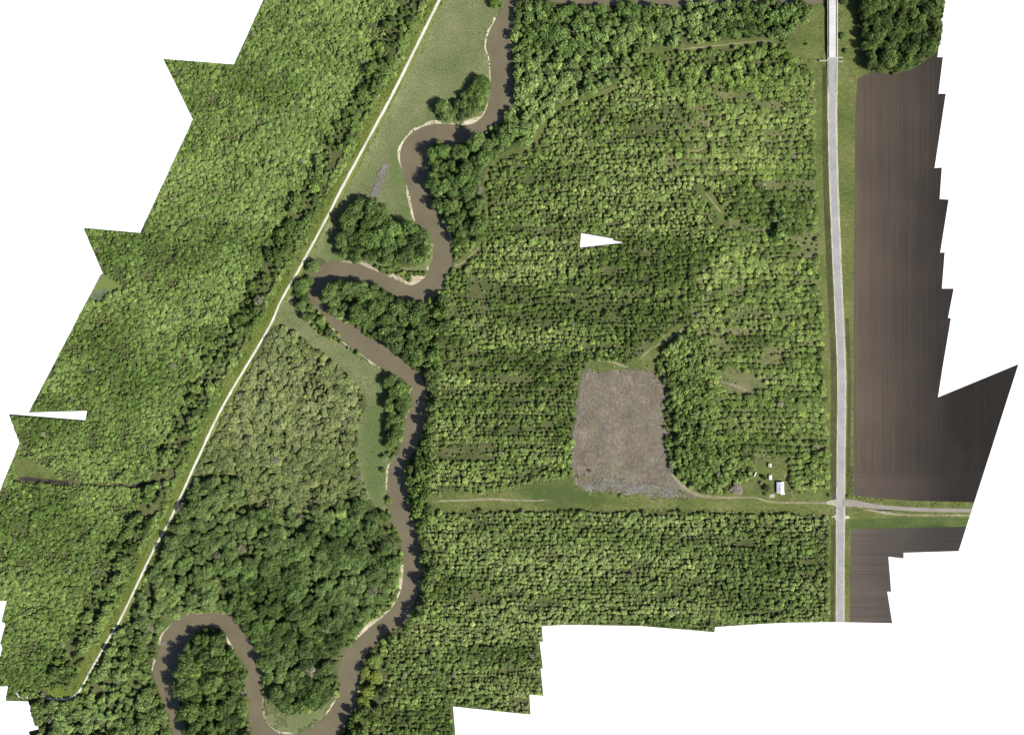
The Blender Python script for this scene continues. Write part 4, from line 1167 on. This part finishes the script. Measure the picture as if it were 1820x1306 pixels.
# windrow along the west edge of the bare field
wl_ = catmull([(1047, 656), (1034, 678), (1030, 705), (1029, 735), (1020, 762), (1019, 790), (1018, 832)], 3)
k = r.integers(0, len(wl_), 650)
pp = wl_[k] + r.normal(size=(650, 2)) * np.array([1.6, 2.0])
root = empty('wood_windrow', (wx(1025), wy(740), 0)); tag(root, 'thin grey line of fallen branches along the west edge of bare field', 'branches')
lg = link('branches', sticks('branches', pp, math.radians(85) + r.normal(size=650) * .5, r.uniform(1.5, 6, 650), 0.13, 'dead_wood', 4, 0.5), root)
lg.location = (-wx(1025), -wy(740), 0); lg['kind'] = 'stuff'
# trunks lying along the east edge
pp = np.stack([r.uniform(1176, 1192, 160), r.uniform(655, 800, 160)], 1); pp[:, 0] += (pp[:, 1] - 655) * 0.03
root = empty('wood_windrow', (wx(1185), wy(730), 0)); tag(root, 'grey fallen trunks under the trees on the east edge of bare field', 'branches')
lg = link('branches', sticks('branches', pp, math.radians(150) + r.normal(size=160) * .4, r.uniform(3, 10, 160), 0.15, 'dead_wood', 5, 0.4), root)
lg.location = (-wx(1185), -wy(730), 0); lg['kind'] = 'stuff'
# flattened reeds
rp_ = REEDS
x = r.uniform(1015, 1218, 26000); y = r.uniform(842, 892, 26000)
edge = dist_poly(rp_, x, y, True)
kk = pip(rp_, x, y) & (fbm(x / 12, y / 5, 5) + np.clip(edge / 12, 0, 1) * 0.3 > 0.60)
pp = np.stack([x[kk], y[kk]], 1); n = len(pp)
o = link('flattened_reeds', sticks('flattened_reeds', pp, r.normal(size=n) * 0.35, r.uniform(1.2, 3.5, n), 0.10, 'dead_reed', 6, 0.4))
tag(o, 'grey flattened reeds south of the bare field', 'reeds', None, 'stuff')
# snags in the river
for k, (x_, y_, an, lab) in enumerate([(292, 1142, 20, 'grey driftwood snag on the sand at the west side of the river loop'), (432, 1230, 5, 'small dark snag at the east bank of the loop grove'),
                                       (722, 1087, 25, 'dark snag reaching into the lower river from its east bank'), (702, 812, 40, 'tangle of fallen branches lying across the narrow water')]):
    n = 26
    pp = np.stack([x_ + r.normal(size=n) * 4, y_ + r.normal(size=n) * 2.0], 1)
    root = empty('driftwood_snag', (wx(x_), wy(y_), 0)); tag(root, lab, 'driftwood', 'driftwood in the river')
    lg = link('branches', sticks('branches', pp, math.radians(an) + r.normal(size=n) * .7, r.uniform(2, 7, n), 0.17, 'dead_wood', 9 + k, 0.5), root)
    lg.location = (-wx(x_), -wy(y_), 0.4); lg['kind'] = 'stuff'

# ------------------------------------------------------------------ bridge
bx_ = wx(1478.8)
zd = 3.72
y_n, y_s = wy(-92), wy(104)
Lb = y_n - y_s; ym = (y_n + y_s) / 2
br = empty('road_bridge', (bx_, ym, 0)); tag(br, 'pale concrete road bridge over the river in the north', 'bridge')
MB().box((0, 0, zd - 0.30), (10.3, Lb, 0.72)).build('deck', 'concrete', br)
for s in (-1, 1):
    par = MB().box((s * 5.02, 0, zd + 0.48), (0.28, Lb, 0.84)).build('parapet', 'concrete', br)
    rl = MB().box((s * 5.02, 0, zd + 1.22), (0.10, Lb, 0.10))
    for k in range(int(Lb / 3)): rl.box((s * 5.02, -Lb / 2 + 1.5 + k * 3, zd + 1.05), (0.10, 0.10, 0.34))
    rl.build('railing', 'galvanised', par)
for k in range(8):
    yy = -Lb / 2 + (k + 0.5) * Lb / 8
    pr = MB().box((0, yy, zd - 0.95), (9.6, 1.1, 0.58))
    for xx in (-3.4, 0, 3.4): pr.cyl((xx, yy, -3.0), (xx, yy, zd - 1.1), 0.45, 0.45, 10)
    pr.build('pier', 'concrete', br)
MB().box((0, -Lb / 2 + 0.4, zd / 2 - 1.1), (10.6, 0.8, zd + 1.2)).build('abutment', 'concrete', br)
for (x0, x1, yy) in ((1455, 1471, 109), (1487, 1497, 103.5), (1487, 1498, 110.5)):
    MB().box(((wx(x0) + wx(x1)) / 2 - bx_, wy(yy) - ym, 1.55), (abs(wx(x1) - wx(x0)), 1.5 if yy == 109 else 1.1, 3.2)).build('wing_wall', 'road_shoulder', br, 0.05)
for s in (-1, 1):
    y0, y1 = wy(108) - ym, wy(166) - ym
    gr = MB(); n = 22
    def zroad(yl): return float(np.interp(CY - (yl + ym) / S, [104, 200], [3.72, 0.66]))
    for k in range(n):
        ya = y0 + (y1 - y0) * k / n; yb = y0 + (y1 - y0) * (k + 1) / n
        gr.cyl((s * 5.0, ya, zroad(ya) + 0.62), (s * 5.0, yb, zroad(yb) + 0.62), 0.20, 0.20, 6)
        gr.box((s * 5.12, ya, zroad(ya) + 0.2), (0.15, 0.15, 0.9))
    g_ = gr.build('guardrail', 'galvanised', br)
# culvert head under the road at the junction
cv = empty('culvert', (wx(1484.5), wy(906.5), 0)); tag(cv, 'dark culvert mouth beside the road just south of the drive', 'culvert')
MB().box((0, 0, 0.12), (2.0, 6.4, 0.5)).build('headwall', 'rubber', cv, 0.05)
MB().cyl((-1.3, 0, 0.1), (0.6, 0, 0.1), 0.55, 0.55, 12).build('pipe', 'galvanised', cv)

# ------------------------------------------------------------------ house, sheds and small things in the yard
def gable(name, px, py, w, d, hw_, hr, label, cat, roof_mat, wall_mat, rz=0.0, over=0.4, detail=True, ridge_ns=True):
    z = float(height(np.array([px]), np.array([py]))[0])
    t = empty(name, (wx(px), wy(py), z), rz); tag(t, label, cat)
    MB().box((0, 0, hw_ / 2), (w, d, hw_)).build('wall', wall_mat, t)
    for yy in (-1, 1):
        mb = MB(); yv = yy * d / 2
        mb.poly([(-w / 2, yv, hw_), (w / 2, yv, hw_), (0, yv, hw_ + hr)]); mb.build('gable_end', wall_mat, t)
    sl = math.atan2(hr, w / 2); ln = math.hypot(hr, w / 2) + over
    for s in (-1, 1):
        rot = Matrix.Rotation(s * sl, 3, 'Y')
        cx_ = s * (math.cos(sl) * ln / 2); cz = hw_ + hr - math.sin(sl) * ln / 2 + 0.09
        rf = MB().box((cx_, 0, cz), (ln, d + 2 * over, 0.14), rot=rot).build('roof_slope', roof_mat, t)
        if detail:
            sm_ = MB()
            for k in range(int((d + 2 * over) / 0.9)):
                yv = -(d / 2 + over) + 0.45 + k * 0.9
                sm_.box((cx_ + s * 0.045, yv, cz + 0.09), (ln, 0.05, 0.06), rot=rot)
            sm_.build('seams', roof_mat, rf)
    MB().box((0, 0, hw_ + hr + 0.17), (0.5, d + 2 * over, 0.10)).build('ridge_cap', 'galvanised', t)
    return t
h = gable('farm_house', 1386, 866, 9.0, 14.2, 3.0, 1.6, 'small house with white metal roof in the yard beside the drive', 'house', 'white_metal', 'house_wall')
MB().box((3.2, -8.0, 2.75), (5.4, 2.3, 0.16)).build('porch_roof', 'white_paint', h)
for xx in (0.8, 5.6): MB().cyl((xx, -8.9, 0), (xx, -8.9, 2.7), 0.09, 0.09, 8).build('porch_post', 'white_paint', h)
MB().box((1.9, 3.6, 4.2), (2.0, 2.4, 0.5)).build('roof_patch', 'grey_metal', h, 0.05)
MB().box((-0.6, -2.2, 4.75), (0.8, 0.8, 1.0)).build('chimney', 'grey_metal', h, 0.05)
d_ = MB().box((2.4, -7.14, 1.05), (1.0, 0.10, 2.1)).build('door', 'grey_metal', h); MB().box((2.75, -7.23, 1.0), (0.08, 0.10, 0.08)).build('handle', 'galvanised', d_)
for (xx, yy, sx_, sy_) in ((-4.53, 3, .1, 1.4), (-4.53, -3, .1, 1.4), (4.53, 2, .1, 1.4), (4.53, -3.4, .1, 1.4), (-2.2, -7.13, 1.4, .1), (0, 7.13, 1.6, .1)):
    w_ = MB().box((xx, yy, 1.6), (sx_, sy_, 1.1)).build('window', 'white_paint', h)
    MB().box((xx * 1.012 if sx_ < sy_ else xx, yy * 1.008 if sy_ < sx_ else yy, 1.6), (sx_ if sx_ < sy_ else 1.2, sy_ if sy_ < sx_ else 1.2, 0.9)).build('pane', 'glass_pane', w_)
sh = gable('garden_shed', 1368.5, 848, 3.4, 5.6, 2.2, 0.7, 'small shed with white roof north-west of the house', 'shed', 'white_paint', 'house_wall', over=0.2)
MB().box((0, -2.84, 0.95), (1.1, 0.08, 1.9)).build('door', 'grey_metal', sh)
sh = gable('storage_shed', 1367.5, 826.5, 3.8, 4.6, 2.6, 0.8, 'little shed with pale tan roof at the north end of the yard', 'shed', 'tan_roof', 'house_wall', over=0.2)
MB().box((0, -2.34, 0.95), (1.2, 0.08, 1.9)).build('door', 'grey_metal', sh)
def tank(px, py, rz, label):
    t = empty('water_tank', (wx(px), wy(py), 0.1), rz); tag(t, label, 'tank', 'white tanks in the yard')
    b_ = MB().cyl((-1.3, 0, 1.1), (1.3, 0, 1.1), 0.8, 0.8, 18)
    b_.cyl((-1.6, 0, 1.1), (-1.3, 0, 1.1), 0.45, 0.8, 18).cyl((1.3, 0, 1.1), (1.6, 0, 1.1), 0.8, 0.45, 18)
    b_.build('tank_body', 'white_paint', t)
    MB().cyl((0, 0, 1.85), (0, 0, 2.05), 0.25, 0.25, 12).build('lid', 'white_metal', t)
    for xx in (-0.8, 0.8): MB().box((xx, 0, 0.2), (0.25, 1.2, 0.5)).build('saddle', 'grey_metal', t)
tank(1342.6, 840.5, 1.2, 'northern of two small white tanks west of the sheds')
tank(1341, 844, 1.2, 'southern of two small white tanks west of the sheds')
strip('gravel_pad', [(1368, 881), (1377, 881)], [3, 3], 'road_shoulder', 0.10, 'pale grey gravel pad in front of the house', edge_noise=0.8)
# farm trailer on the bare field
t = empty('farm_trailer', (wx(1047.5), wy(836), float(height(np.array([1047.5]), np.array([836]))[0])), R(14)); tag(t, 'small dark red farm trailer parked on the bare brown field', 'trailer')
MB().box((0, 0, 0.95), (4.6, 2.2, 0.2)).build('bed', 'rust_red', t, 0.03)
for (cx_, cy_, sx_, sy_) in ((0, 1.06, 4.6, .1), (0, -1.06, 4.6, .1), (2.26, 0, .1, 2.0), (-2.26, 0, .1, 2.0)):
    MB().box((cx_, cy_, 1.45), (sx_, sy_, 0.8)).build('side_board', 'rust_red', t)
MB().box((-3.0, 0, 0.8), (1.6, 0.16, 0.14)).build('drawbar', 'grey_metal', t)
for xx in (-0.8, 0.8):
    for yy in (-1.0, 1.0):
        w_ = MB().cyl((xx, yy - .14, 0.45), (xx, yy + .14, 0.45), 0.45, 0.45, 16).build('wheel', 'rubber', t)
        MB().cyl((xx, yy - .16, 0.45), (xx, yy + .16, 0.45), 0.2, 0.2, 12).build('rim', 'grey_metal', w_)
print('trees', len(TX), 'single', int(single.sum()), 'border', int(border.sum()), 'tris ground', len(tri))
